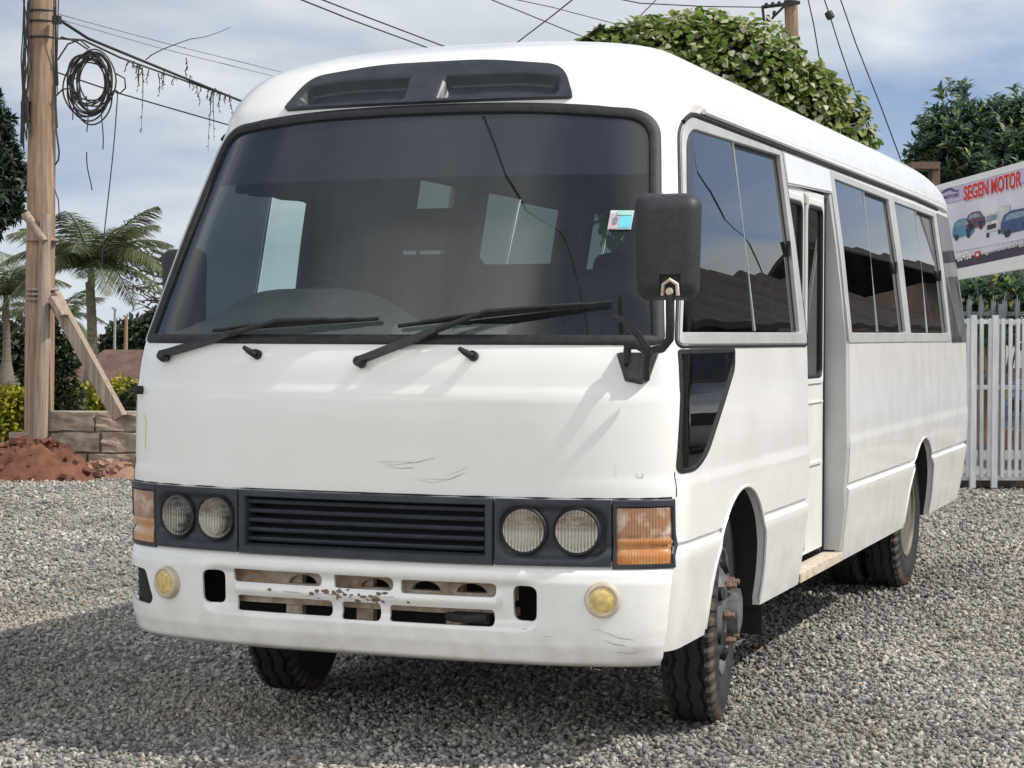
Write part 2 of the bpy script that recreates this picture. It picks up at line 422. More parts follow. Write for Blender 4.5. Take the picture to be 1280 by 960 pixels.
def ring_pts(z, ins=0.0):
    W, a, b = max(.004, (w_(z) if ins == 0 or z > .95 else tab(z, [(.3, .955), (.37, .972), (.45, .985), (.6, 1.003), (.714, 1.010), (.95, 1.011)]))-ins), y0_(z)+ins, yr_(z)-ins; ys, ye = a+LF, b-LR; pts = []
    NF, NS, NR = 26, 90, 14
    for i in range(NF):
        f = PI/2*i/NF; pts.append((W*math.sin(f)**(2/NE), a+LF*(1-math.cos(f)**(2/NE))))
    for i in range(NS): pts.append((W, ys+(ye-ys)*i/NS))
    for i in range(NR):
        f = PI/2*(1-i/NR); pts.append((W*math.sin(f)**(2/NE), b-LR*(1-math.cos(f)**(2/NE))))
    pts.append((0, b))
    return pts+[(-x, y) for x, y in reversed(pts[1:-1])]
def make_body():
    zs = [.37+.03*i for i in range(10)]+[.665, .678, .690, .704, .716, .724, .745]+[.77+.03*i for i in range(46)]
    zs = [z for z in zs if z < ZD-.012]+[.90, .93, 1.19, 1.205, 1.33, 1.36]
    zs = sorted(zs); z2 = [zs[0]]
    for z in zs[1:]:
        if z-z2[-1] > .006: z2.append(z)
    zs = z2+[ZD]
    us = [math.sin(PI/2*i/26) for i in range(1, 27)]
    zr = [ZD+(HT-ZD)*u for u in us]; zr[-1] = HT-1e-5
    vs = []; fs = []; k = None; n = None
    for z in zs+zr:
        p = ring_pts(z); n = len(p); vs += [(x, y, z) for x, y in p]
    R = len(zs)+len(zr); TH = .032
    for z in zs+zr:
        u = max(0, (z-ZD)/(HT-ZD)); p = ring_pts(z, TH); vs += [(x, y, z-TH*u) for x, y in p]
    for i in range(R-1):
        for j in range(n):
            j2 = (j+1) % n
            fs.append((i*n+j, i*n+j2, (i+1)*n+j2, (i+1)*n+j))
            o = R*n; fs.append((o+(i+1)*n+j, o+(i+1)*n+j2, o+i*n+j2, o+i*n+j))
    t = (R-1)*n; h = n//2      # close the crown with quads across the centre line
    for base, flip in ((t, 0), (R*n+t, 1)):
        for j in range(h):
            a, b, c, d = base+j, base+j+1, base+(n-j-1) % n, base+(n-j) % n
            q = [a, b, c, d]; q = list(dict.fromkeys(q))
            if len(q) >= 3: fs.append(tuple(reversed(q)) if flip else tuple(q))
    for j in range(n): j2 = (j+1) % n; fs.append((j2, j, R*n+j, R*n+j2))
    mb = MB(); mb.add(vs, fs); return mb.build("body", [M["paint"], M["lining"]], bus, smooth=40, fixn=True)
body = make_body()

# outlines on the flank (y, z) and the nose (x, z), measured on the surface
WIN1 = rpoly([(.232, 1.348), (1.985, 1.342), (1.990, 2.117), (.612, 2.117)], [.02, .02, .02, .10], 8)
WIN1G = rpoly([(.262, 1.386), (1.876, 1.386), (1.945, 2.095), (.615, 2.075)], [.006, .008, .012, .09], 8)
HEADER = [(2.02, 1.988), (2.885, 2.012), (2.885, 2.108), (2.02, 2.116)]
WIN2 = rpoly([(2.84, 1.340), (4.385, 1.338), (4.42, 2.103), (2.90, 2.112)], .02, 4)
WIN2G = rpoly([(2.914, 1.386), (4.326, 1.386), (4.342, 2.072), (2.990, 2.080)], .012, 4)
WIN3 = rpoly([(4.385, 1.338), (5.84, 1.334), (5.90, 2.096), (4.42, 2.103)], .02, 4)
WIN3G = rpoly([(4.465, 1.385), (5.765, 1.383), (5.80, 2.067), (4.50, 2.072)], .012, 4)
CORNER = rpoly([(5.872, 1.330), (6.58, 1.330), (6.50, 2.092), (5.945, 2.098)], [.02, .06, .05, .02], 6)
QUART = rpoly([(.225, 1.330), (.852, 1.330), (.846, 1.262), (.69, 1.143), (.47, .985), (.35, .943), (.178, .940)], [.012, .014, .05, .05, .06, .07, .035], 5)
WS = rpoly([(-.948, 1.345), (.948, 1.345), (.822, 2.125), (.45, 2.157), (0, 2.166), (-.45, 2.157), (-.822, 2.125)], [.03, .03, .10, .2, .2, .2, .10], 8)
VENT = rpoly([(-.545, 2.168), (0, 2.170), (.545, 2.168), (.480, 2.288), (.2, 2.318), (0, 2.318), (-.2, 2.318), (-.480, 2.288)], [.02, 0, .02, .06, .1, 0, .1, .06], 6)
def arch(yc, zc, r, fl=1.0, n=28):
    p = [(yc+fl*r*math.cos(PI*i/n), zc+r*math.sin(PI*i/n)) for i in range(n+1)]
    return p+[(yc-fl*r-.01, .25), (yc+fl*r+.01, .25)]
ARCHF = arch(.965, .445, .400, .95); ARCHR = arch(4.86, .41, .412, 1.0)
DOOR = [(2.005, .40), (2.83, .40), (2.81, .88), (2.865, 1.34), (2.895, 1.985), (2.02, 1.96), (1.985, 1.34), (1.93, .93), (1.99, .60)]
DOOR = [(1.985, .30), (2.835, .30), (2.81, .88), (2.85, 1.34), (2.895, 2.008), (2.01, 1.985)]
cuts = []
def one(poly, axis, a, b): c = MB(); prism(c, poly, axis, a, b); cuts.append(c)
one(offset(WS, -.012), "y", -.5, .66)
for s in (1, -1):
    W1C = rpoly(offset([(.232, 1.348), (1.985, 1.342), (1.990, 2.117), (.612, 2.117)], -.014), [.004, .01, .01, .09], 6)
    CC = rpoly(offset([(5.872, 1.330), (6.58, 1.330), (6.50, 2.092), (5.945, 2.098)], -.014), [.01, .04, .04, .01], 4)
    for o_ in (W1C, offset(WIN2, -.014), offset(WIN3, -.014), CC): one(o_, "x", s*.55, s*1.3)
    one(ARCHF, "x", s*.58, s*1.3); one(ARCHR, "x", s*.40, s*1.3)
one(offset(QUART, -.008), "x", .60, 1.3)
one(DOOR, "x", .60, 1.302)
WINL = rpoly([(2.03, 1.342), (2.80, 1.341), (2.86, 2.112), (2.03, 2.116)], .02, 4)
WINLG = rpoly([(2.06, 1.386), (2.765, 1.386), (2.815, 2.078), (2.06, 2.085)], .012, 4)
one(offset(WINL, -.012), "x", -1.3, -.55)
one(rpoly([(-.51, 2.184), (.51, 2.184), (.46, 2.285), (.2, 2.304), (-.2, 2.304), (-.46, 2.285)], .02, 3), "y", -.2, .75)
one([(-.93, .668), (.93, .668), (.93, .848), (-.93, .848)], "y", -.5, .145)
one([(-1.2, .43), (-.82, .43), (-.82, .59), (-1.2, .59)], "y", -.3, .285)
cut2 = MB()
cut2.box((0, 0, .44), (1.78, .62, .38))          # hollow behind the bumper
for c_ in cuts+[cut2]: boolean_cut(body, c_)

# scratches and chips in the nose paint belong to the body mesh
def scratch_strip(mb, pts, wd, off=.0009, P=PF):
    pts = densify(pts+pts[-2:-1], .015)[:-1] if len(pts) > 2 else pts
    vs = []; fs = []
    for i, (u, v) in enumerate(pts):
        a = Vector(pts[max(0, i-1)]); b = Vector(pts[min(len(pts)-1, i+1)]); d = (b-a).normalized(); nn = Vector((-d.y, d.x)); k = wd*(.4+.6*math.sin(PI*(i+.5)/len(pts)))*random.uniform(.6, 1.2)
        for s in (-1, 1): vs.append(P(u+nn.x*k*s, v+nn.y*k*s, off))
    for i in range(len(pts)-1): fs.append((2*i, 2*i+1, 2*i+3, 2*i+2))
    mb.add(vs, fs)
M["scratch"] = flat("exposed_primer_scratch", (.52, .47, .43), .6, var=.3)
sc = MB()
scratch_strip(sc, [(.04, .97), (.11, .958), (.19, .968), (.26, .985)], .0012)
scratch_strip(sc, [(.19, .915), (.25, .905), (.31, .918), (.36, .94)], .0011)
scratch_strip(sc, [(.08, .955), (.13, .948), (.19, .952)], .001)
scratch_strip(sc, [(.30, .93), (.34, .945), (.37, .96)], .0009)
scratch_strip(sc, [(.888, .945), (.893, .932), (.905, .93)], .0022)
scratch_strip(sc, [(.905, .93), (.907, .945)], .0018)
scratch_strip(sc, [(.83, .965), (.831, .93)], .0008)
merge_into(body, sc, M["scratch"])
# painted nose crease highlight comes from the surface; yellowish touch-up patch near the driver's corner
M["touch"] = flat("yellowed_touch_up_paint", (.74, .73, .58), .35, var=.05)
tp = MB(); scratch_strip(tp, [(-.895, .98), (-.893, 1.03), (-.897, 1.10)], .008, .0012); tp.build("touch_up_patch", M["touch"], body)

# ---- windscreen
mb = MB(); patch(mb, offset(WS, -.030), PF, -.006, 46, 22); ws = mb.build("windscreen", M["windscreen"], bus, smooth=60)
mb = MB(); WSd = densify(WS, .05); ring(mb, WSd, offset(WSd, -.031), PF, .008, .035); mb.build("windscreen_gasket", M["black_rubber"], bus, smooth=50, fixn=True)
# inspection sticker inside the glass (three printed colour fields)
stk = MB()
stk.m = []
for (a, b, c, d, mi) in ((.731, .801, 1.718, 1.781, 0), (.731, .763, 1.720, 1.770, 1), (.763, .799, 1.722, 1.762, 2), (.752, .799, 1.764, 1.779, 3), (.745, .757, 1.735, 1.757, 4), (.770, .786, 1.733, 1.751, 1)):
    patch(stk, [(a, c), (b, c), (b, d), (a, d)], PF, .002+.0012*mi, 3, 3, mi=mi)
stk.build("sticker", [flat("sticker_white", (.62, .66, .66), .5), flat("sticker_pink", (.50, .40, .45), .5), flat("sticker_cyan", (.12, .50, .60), .5), flat("sticker_green", (.35, .60, .50), .5), flat("sticker_grey", (.16, .2, .25), .5)], bus)

# ---- roof vent cowl
def vent_off(x, z):
    ax = abs(x); o = .016
    if .062 < ax < .485:
        zt = 2.268-.02*max(0, (ax-.3)/.18)**2; 
        k = min((ax-.062)/.02, (.50-.03*max(0, (z-2.19)/.08)-ax)/.03, (zt-z)/.022, (z-2.176)/.006)
        k = max(0, min(1, k)); o -= .040*k*k*(3-2*k)
    return o
mb = MB(); patch(mb, VENT, PF, vent_off, 110, 40, skirt=.05); mb.build("roof_vent", M["black_plastic"], bus, smooth=60)

# ---- dark trim strip: grille, two headlight panels, corner lamps
def xs_panel(name, x0, x1, off, nu=30, z0=.652, z1=.862, mat="black_plastic", skirt=.035):
    mb = MB(); patch(mb, rpoly([(x0, z0), (x1, z0), (x1, z1), (x0, z1)], .004, 3), PF, off, nu, 24, skirt=skirt); return mb.build(name, M[mat], bus, smooth=45)
GO = rpoly([(-.425, .684), (.425, .684), (.432, .838), (-.432, .838)], .012, 4)
mb = MB(); gout = densify([(-.455, .652), (.455, .652), (.455, .862), (-.455, .862)], .04)
# frame of the grille mapped outline to outline
def boxmap(poly, x0, x1, z0, z1, n=30):
    out = []
    for i in range(n): out.append((x0+(x1-x0)*i/n, z0))
    for i in range(n//3): out.append((x1, z0+(z1-z0)*i/(n//3)))
    for i in range(n): out.append((x1+(x0-x1)*i/n, z1))
    for i in range(n//3): out.append((x0, z1+(z0-z1)*i/(n//3)))
    return out
ring(mb, boxmap(0, -.455, .455, .650, .862), boxmap(0, -.425, .425, .684, .838), PF, .014, .05); grille = mb.build("grille", M["black_plastic"], bus, smooth=40, fixn=True)
mb = MB()
for i in range(5):
    z = .697+.031*i
    vs = []; fs = []; n = 25
    for k in range(n):
        x = -.424+.848*k/(n-1)
        for (dy, dz) in ((-.004, .004), (.0, .009), (.03, .013), (.03, .004), (.0, -.003)): vs.append((x, front_y(x, z)+dy+.004, z+dz))
    for k in range(n-1):
        for q in range(5): q2 = (q+1) % 5; fs.append((k*5+q, k*5+q2, (k+1)*5+q2, (k+1)*5+q))
    mb.add(vs, fs)
mb.build("grille_slats", M["black_plastic"], grille, smooth=35, fixn=True)
mb = MB(); mb.box((0, .075, .762), (.90, .01, .19)); mb.build("grille_backing", M["dark"], grille)

def rr(x, z, cx, cz, hx, hz, r):
    qx, qz = abs(x-cx)-hx+r, abs(z-cz)-hz+r; return math.hypot(max(qx, 0), max(qz, 0))+min(max(qx, qz), 0)-r
HLZ, HLR = .763, .0705
def make_lights(s):
    def off(x, z):
        x = x*s; d = rr(x, z, .640, .757, .172, .086, .06)
        k = max(0, min(1, -d/.016)); return .010-.014*k*k*(3-2*k)
    hp = xs_panel("headlight_panel", min(s*.459, s*.818), max(s*.459, s*.818), off, 44)
    for cx in (.552, .717):
        cx = cx*s; c = PF(cx, HLZ, 0); lamp_M = Matrix.Translation(Vector((cx, c.y-.004, HLZ))) @ Matrix.Rotation(s*math.radians(4 if abs(cx) < .6 else 8), 4, "Z") @ Matrix.Rotation(-PI/2, 4, "Z")
        mb = MB(); mb.lathe([(.0015, -.030), (.012, -.0292), (.025, -.0255), (.038, -.0192), (.05, -.0108), (.06, -.0018), (HLR-.003, .004)], 40, lamp_M)
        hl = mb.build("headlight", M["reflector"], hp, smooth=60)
        mb = MB(); mb.lathe([(.001, .002), (.009, 0), (.012, -.008), (.012, -.026)], 20, lamp_M); mb.build("bulb_shield", M["steel"], hl, smooth=50)
        mb = MB(); mb.lathe([(HLR-.004, .002), (HLR-.001, .009), (HLR+.003, .010), (HLR+.006, .006), (HLR+.007, -.012)], 44, lamp_M); mb.build("lamp_ring", M["black_rubber"], hl, smooth=50)
        mb = MB()
        prof = [((HLR-.003)*q, .006+.016*(1-q*q)) for q in (1, .9, .75, .55, .35, .15, .001)]
        mb.lathe(prof, 40, lamp_M); mb.build("lens", M["hlens"], hl, smooth=60)
        hl.parent = bus; mb = None
    return hp
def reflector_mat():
    m, nt, bs, out = newmat("aged_reflector_painted_reflection"); v = coord(nt); sep = nt.nodes.new("ShaderNodeSeparateXYZ"); nt.links.new(v, sep.inputs[0])
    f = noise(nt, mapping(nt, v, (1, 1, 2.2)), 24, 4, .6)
    painted_refl = nt.nodes.new("ShaderNodeMapRange"); painted_refl.inputs[1].default_value = HLZ-.005; painted_refl.inputs[2].default_value = HLZ+.02; nt.links.new(sep.outputs[2], painted_refl.inputs[0])  # painted reflection: brown ground tone in the upper half, bright sky below
    c = mixc(nt, painted_refl.outputs[0], ramp(nt, f, [(.35, (.93, .93, .93)), (.6, (1, 1, 1))]), ramp(nt, f, [(.35, (.26, .18, .13)), (.62, (.60, .49, .40))]))
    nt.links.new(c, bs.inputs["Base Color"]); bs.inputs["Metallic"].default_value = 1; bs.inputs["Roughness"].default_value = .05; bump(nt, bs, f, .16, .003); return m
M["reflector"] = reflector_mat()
def nd_wave(nt, v):
    w = nd(nt, "ShaderNodeTexWave", Scale=30); w.bands_direction = "X"; nt.links.new(v, w.inputs[0]); return w.outputs["Fac"]
def hlens_mat():
    m, nt, bs, out = newmat("fluted_headlight_glass"); nt.nodes.remove(bs); v = coord(nt)
    tr = nd(nt, "ShaderNodeBsdfTransparent"); nt.links.new(ramp(nt, nd_wave(nt, v), [(.25, (.80, .80, .78)), (.6, (1, 1, 1))]), tr.inputs[0])
    gl = nd(nt, "ShaderNodeBsdfGlossy", Roughness=.04); fr = nd(nt, "ShaderNodeFresnel", IOR=1.5)
    df = nd(nt, "ShaderNodeBsdfDiffuse"); df.inputs[0].default_value = (.62, .58, .50, 1)
    wv = nd(nt, "ShaderNodeTexWave", Scale=46); wv.bands_direction = "X"; nt.links.new(v, wv.inputs[0])
    b = nd(nt, "ShaderNodeBump", Strength=.16, Distance=.002); nt.links.new(wv.outputs["Fac"], b.inputs["Height"])
    for n in (gl, fr): nt.links.new(b.outputs[0], n.inputs["Normal"])
    a = nt.nodes.new("ShaderNodeMixShader"); nt.links.new(math_(nt, "MULTIPLY", wv.outputs["Fac"], .02), a.inputs[0]); nt.links.new(tr.outputs[0], a.inputs[1]); nt.links.new(df.outputs[0], a.inputs[2])
    c = nt.nodes.new("ShaderNodeMixShader"); nt.links.new(math_(nt, "MULTIPLY", fr.outputs[0], 1.2, clamp=True), c.inputs[0]); nt.links.new(a.outputs[0], c.inputs[1]); nt.links.new(gl.outputs[0], c.inputs[2])
    nt.links.new(c.outputs[0], out.inputs[0]); return m
M["hlens"] = hlens_mat()
for s in (1, -1): make_lights(s)
for s in (1, -1):
    # corner lamp: black surround + amber/clear lens
    e = .9865
    P_ = lambda x, z, o=0: PF(x, z, o)
    o4 = [(.822*s, .646), (e*s, .646), (e*s, .858), (.822*s, .858)]
    mb = MB()
    def bm4(a, b, c, d, n=18):
        out = []
        ts = [1-(1-i/n)**1.6 for i in range(n+1)]
        for t in ts[:-1]: out.append((a+(b-a)*t, c))
        for i in range(6): out.append((b, c+(d-c)*i/6))
        for t in reversed(ts[1:]): out.append((a+(b-a)*t, d))
        for i in range(6): out.append((a, d+(c-d)*i/6))
        return out
    ring(mb, bm4(.821*s, e*s, .644, .862), bm4(.833*s, .979*s, .660, .836), PF, .010, .02)
    ind = mb.build("indicator_lamp", M["black_plastic"], bus, smooth=40, fixn=True)
    mb = MB(); patch(mb, [(.832*s, .660), (.980*s, .660), (.980*s, .836), (.832*s, .836)] if s > 0 else [(.980*s, .660), (.832*s, .660), (.832*s, .836), (.980*s, .836)], PF, lambda x, z: .002+.006*min(1, min(abs(abs(x)-.832), abs(abs(x)-.98))/.012)-(.003 if abs(z-.745) < .003 else 0), 26, 30); mb.build("lens", M["amber"], ind, smooth=60)

# ---- bumper
BW = [(.329, .962), (.36, .980), (.45, .995), (.6, 1.007), (.645, 1.006)]
def BL(z): return tab(z, [(.33, .24), (.50, .28), (.64, .32)])
BY = [(.329, .01), (.345, -.030), (.40, -.052), (.5, -.062), (.60, -.070), (.632, -.066), (.648, -.050)]
def bump_pt(f, z, ins=0.0):
    W, a = tab(z, BW)-ins, tab(z, BY)+ins; s = 1 if f >= 0 else -1; f = abs(f)
    x, y = W*math.sin(f)**(2/NE), a+BL(z)*(1-math.cos(f)**(2/NE))
    # pressed recess round the centre slots
    d = rr(x, z, 0, .527, .60, .085, .05); k = max(0, min(1, -d/.035)); k = k*k*(3-2*k)
    rid = math.exp(-((z-.532)/.022)**2)*(1 if x < .47 else 0)
    y += .022*k*(1-.85*rid)
    # slight knocks
    y += .004*math.sin(7*x*s+1)*math.exp(-((z-.38)/.05)**2)
    return Vector((s*x, y, z))
def BP(x, z, off=0.0):
    t = min(.9999, abs(x)/tab(z, BW)); f = math.asin(t**(NE/2)); p = bump_pt(f if x >= 0 else -f, z); e = .004
    if off:
        t2 = min(.9999, (abs(x)+e)/tab(z, BW)); f2 = math.asin(t2**(NE/2)); q = bump_pt(f2 if x >= 0 else -f2, z); r_ = bump_pt(f if x >= 0 else -f, z+e)
        n_ = (q-p).cross(r_-p); n_.normalize()
        if n_.y > 0: n_ = -n_
        p = p+n_*off
    return p
fe = math.acos((1-.70)**(NE/2)); nf = 150; zb = list(np.linspace(.329, .648, 48)); vs = []; fs = []
for ins in (0, .010):
    for z in zb:
        for i in range(nf+1):
            vs.append(bump_pt(-fe+2*fe*i/nf, z, ins))
m_ = nf+1; o_ = len(zb)*m_
for i in range(len(zb)-1):
    for k in range(nf):
        a = i*m_+k; fs.append((a, a+1, a+m_+1, a+m_)); fs.append((o_+a, o_+a+m_, o_+a+m_+1, o_+a+1))
lo = list(range(m_)); hi = [(len(zb)-1)*m_+k for k in range(m_)]
for L_ in (lo, hi, [i*m_ for i in range(len(zb))], [i*m_+nf for i in range(len(zb))]):
    for a, b in zip(L_[:-1], L_[1:]): fs.append((a, b, o_+b, o_+a))
mb = MB(); mb.add(vs, fs); bumper = mb.build("bumper", M["paint"], bus, smooth=40, fixn=True)
cut = MB()
for x0, x1, z0, z1 in ((-.480, -.145, .554, .598), (-.098, .112, .553, .597), (.140, .462, .548, .592), (-.468, -.108, .458, .510), (-.072, .066, .452, .510), (.098, .455, .454, .507)):
    prism(cut, rpoly([(x0, z0), (x1, z0), (x1, z1), (x0, z1)], .014, 4), "y", -.4, .25)
for s in (1, -1): prism(cut, rpoly([(s*.558-.040, .476), (s*.558+.040, .476), (s*.558+.042, .588), (s*.558-.042, .588)], .026, 5), "y", -.4, .25)
prism(cut, rpoly([(-.9999, .470), (-.93, .452), (-.845, .448), (-.828, .470), (-.868, .568), (-.9999, .575)], .016, 4), "y", -.4, .4)
boolean_cut(bumper, cut)
mb = MB()
mb.box((0, .030, .572), (1.02, .03, .080)); beam = mb.build("bumper_beam", M["rust_beam"], bus)
for x in (-.245, .02, .20, .36):
    cb = MB(); prism(cb, [(x+.052*math.cos(PI*i/12), .551+.030*math.sin(PI*i/12)) for i in range(13)], "y", -.2, .2); boolean_cut(beam, cb)
mb = MB(); mb.box((0, .038, .494), (1.02, .04, .026))
for x in (-.29, -.03, .29): mb.box((x, .055, .50), (.06, .03, .16))
merge_into(beam, mb, M["rust_beam"])
mb = MB(); vs = []; fs = []
for i in range(41):
    f = -fe*1.0+2*fe*i/40
    for z in (.36, .45, .56, .63): p = bump_pt(f, z, .017); vs.append((p.x, p.y, z))
for i in range(40):
    if 7 < i < 32: continue
    for k in range(3): fs.append((i*4+k, i*4+k+1, (i+1)*4+k+1, (i+1)*4+k))
mb.add(vs, fs); mb.box((0, .22, .50), (1.84, .02, .33)); mb.build("splash_panel_with_shade", M["dark"], bus)  # black liner close behind the bumper ends stands in for shade in the hole
mb = MB(); mb.box((.37, .0, .475), (.13, .05, .03)); mb.tube([(.29, -.02, .478), (.36, -.035, .474), (.43, -.025, .48)], .014, 8); mb.build("tow_bracket", M["black_rubber"], bumper, smooth=40)
mb = MB()
for (pts) in ([(.80, .425), (.83, .412), (.87, .405)], [(.78, .46), (.85, .43), (.89, .425)], [(.84, .385), (.88, .38), (.90, .388)], [(.55, .452), (.60, .449)], [(.62, .43), (.64, .434)], [(-.2, .52), (-.14, .533), (-.06, .53)], [(.02, .53), (.12, .535)], [(.80, .50), (.82, .497)], [(-.28, .532), (-.22, .531)]):
    scratch_strip(mb, pts, .0016, .0012, BP)
merge_into(bumper, mb, M["scratch"])
mb = MB()
for k in range(46):
    x, z = random.gauss(-.06, .09), random.gauss(.532, .013); q = [(x+random.uniform(.5, 1.3)*r_*1.6*math.cos(a), z+random.uniform(.5, 1.2)*r_*math.sin(a)) for r_ in (random.uniform(.002, .0075),) for a in np.linspace(0, 5.6, 8)]
    if .512 < z < .55: mb.add([BP(u, v, .0012) for u, v in q], [tuple(range(8))])
merge_into(bumper, mb, M["rust"])
for cx, cz in ((-.752, .533), (.800, .551)):
    p = BP(cx, cz); ang = (1 if cx > 0 else -1)*math.radians(17)
    FM = Matrix.Translation(p) @ Matrix.Rotation(ang, 4, "Z") @ Matrix.Rotation(-PI/2, 4, "Z")
    mb = MB(); mb.lathe([(.043, .016), (.046, .020), (.052, .018), (.056, .006), (.060, -.012)], 36, FM); fl = mb.build("fog_lamp", M["cream_ring"], bus, smooth=50)
    mb = MB(); mb.lathe([(.045, .012), (.035, .019), (.02, .022), (.001, .023)], 36, FM); mb.build("lens", M["cream"], fl, smooth=60)

# ---- wipers, nozzles
def wiper(piv, mid, tip, tail):
    arm = MB()
    p = PF(*piv, .03); q = PF(*mid, .045); t = PF(*tip, .03)
    n1 = PF(*piv, .0); arm.tube([n1, p+Vector((0, -.006, 0))], .017, 12)
    pts = [p.lerp(q, k) for k in (0, .06, .5, .94, 1)]
    arm.tube([p+Vector((0, 0, -.012)), p.lerp(q, .04)], [.020, .018], 10)
    arm.bar(p, p.lerp(q, .62), .020, .026, (0, -1, .3)); arm.tube([p.lerp(q, .6), q, PF(mid[0]*.5+tip[0]*.5, mid[1]*.5+tip[1]*.5, .032)], [.011, .008, .006], 8)
    a = arm.build("wiper", M["wiper"], bus, smooth=40, fixn=True)
    b = MB(); L = []; ta, tb = Vector(tail), Vector(tip)
    for k in range(13): u = ta.lerp(tb, k/12); L.append(PF(u.x, u.y, .012))
    b.tube(L, .007, 6)
    L2 = []
    for k in range(13):
        kk = .12+.76*k/12; u = ta.lerp(tb, kk); L2.append(PF(u.x, u.y, .018+.014*math.sin(PI*k/12)))
    b.tube(L2, .0065, 6); b.build("wiper_blade", M["black_rubber"], a, smooth=50)
wiper((-.797, 1.297), (-.33, 1.404), (.025, 1.424), (-.60, 1.385))
wiper((-.011, 1.283), (.40, 1.432), (.782, 1.476), (.10, 1.40))
for x in (-.405, .373):
    mb = MB(); b = PF(x, 1.308, 0); mb.tube([b, b+Vector((0, -.02, .006))], [.017, .015], 12); mb.tube([b+Vector((.004, -.018, 0)), b+Vector((-.022, -.024, .014)), b+Vector((-.042, -.02, .026))], [.013, .010, .007], 8)
    mb.build("washer_nozzle", M["black_rubber"], bus, smooth=50)
mb = MB(); b = PF(-.920, 1.182, 0); mb.tube([b, b+Vector((-.012, -.022, 0)), b+Vector((-.014, -.026, 0))], [.015, .016, .010], 12); mb.build("side_marker_stub", M["black_rubber"], bus, smooth=50)

# ---- mirrors
def rbox(mb, c, size, r, R=None, taper=(1, 1), n=6, fr=1.0):
    """rounded box; fr shrinks the +y face"""
    bm = bmesh.new(); bmesh.ops.create_cube(bm, size=1)
    bmesh.ops.scale(bm, vec=size, verts=bm.verts)
    for v in bm.verts:
        k = taper[0] if v.co.z < 0 else taper[1]; v.co.x *= k
        if v.co.y < 0: v.co.x *= fr; v.co.z *= fr
    bmesh.ops.bevel(bm, geom=bm.edges[:], offset=r, segments=n, profile=.5, affect="EDGES")
    bm.verts.index_update()
    vs = [v.co.copy() for v in bm.verts]; fs = [tuple(v.index for v in f.verts) for f in bm.faces]; bm.free()
    if R is not None: vs = [R @ v for v in vs]
    mb.add([v+Vector(c) for v in vs], fs)
mc = Vector((1.020, -.02, 1.647)); MR = Matrix.Rotation(math.radians(14), 3, "Z")
mb = MB(); rbox(mb, mc, (.216, .10, .342), .038, MR, (.92, 1.0), 6, .86); mir = mb.build("wing_mirror", M["mirror_plastic"], bus, smooth=60)
cutm = MB(); cutm.box(mc+MR @ Vector((.008, -.055, -.125)), (.064, .05, .078), MR); boolean_cut(mir, cutm)
mb = MB(); mb.box(mc+MR @ Vector((0, .049, 0)), (.175, .004, .29), MR); mb.build("mirror_glass", M["chrome"], mir)
hp = mc+MR @ Vector((.010, -.040, -.138))
mb = MB(); mb.tube([hp+Vector((-.024, -.006, -.012)), hp+Vector((-.022, -.008, .022)), hp+Vector((0, -.010, .036)), hp+Vector((.022, -.008, .022)), hp+Vector((.024, -.006, -.012))], .0065, 8); mb.tube([hp+Vector((0, -.012, .0)), hp+Vector((0, -.022, .0))], [.013, .010], 12)
mb.build("mirror_clamp", M["cream_ring"], mir, smooth=50)
bp = PF(.872, 1.268, 0)
mb = MB()
mb.tube([hp+Vector((0, -.006, .004)), hp+Vector((.0, -.006, -.05)), hp+Vector((.0, -.004, -.10)), hp+Vector((-.006, .01, -.145)), hp+Vector((-.035, .03, -.172)), Vector((.945, .03, 1.325)), Vector((.90, .055, 1.345)), Vector((.866, .06, 1.340)), Vector((.862, .062, 1.29))], [.0135]*9, 10)
mb.tube([Vector((.945, .02, 1.325)), Vector((.935, .035, 1.29)), Vector((.925, .07, 1.24))], .011, 8)
mb.tube([Vector((.955, .02, 1.318)), Vector((.915, .01, 1.375)), Vector((.87, .0, 1.425)), Vector((.845, -.005, 1.435)), Vector((.838, -.004, 1.425))], [.014, .012, .010, .009, .009], 8)
mb.build("mirror_arm", M["wiper"], mir, smooth=50)
mb = MB(); vs = []
for (x, z) in ((.818, 1.318), (.935, 1.318), (.915, 1.232), (.895, 1.222), (.850, 1.232)): vs.append(PF(x, z, .002))
for (x, z) in ((.828, 1.314), (.925, 1.314), (.908, 1.238), (.893, 1.230), (.856, 1.238)): vs.append(PF(x, z, .030))
mb.add(vs, [(5, 6, 7, 8, 9)]+[(i, (i+1) % 5, 5+(i+1) % 5, 5+i) for i in range(5)]); mb.build("mirror_bracket", M["wiper"], mir, fixn=True)
mc2 = Vector((-1.125, .74, 1.55))
mb = MB(); rbox(mb, mc2, (.20, .10, .30), .04, Matrix.Rotation(math.radians(-20), 3, "Z"), (.92, 1)); m2 = mb.build("wing_mirror", M["mirror_plastic"], bus, smooth=60)
mb = MB(); mb.tube([mc2+Vector((.02, -.02, -.15)), mc2+Vector((.03, -.03, -.25)), Vector((-.95, .24, 1.32)), Vector((-.93, .2, 1.27))], .012, 8); mb.build("mirror_arm", M["wiper"], m2, smooth=50)

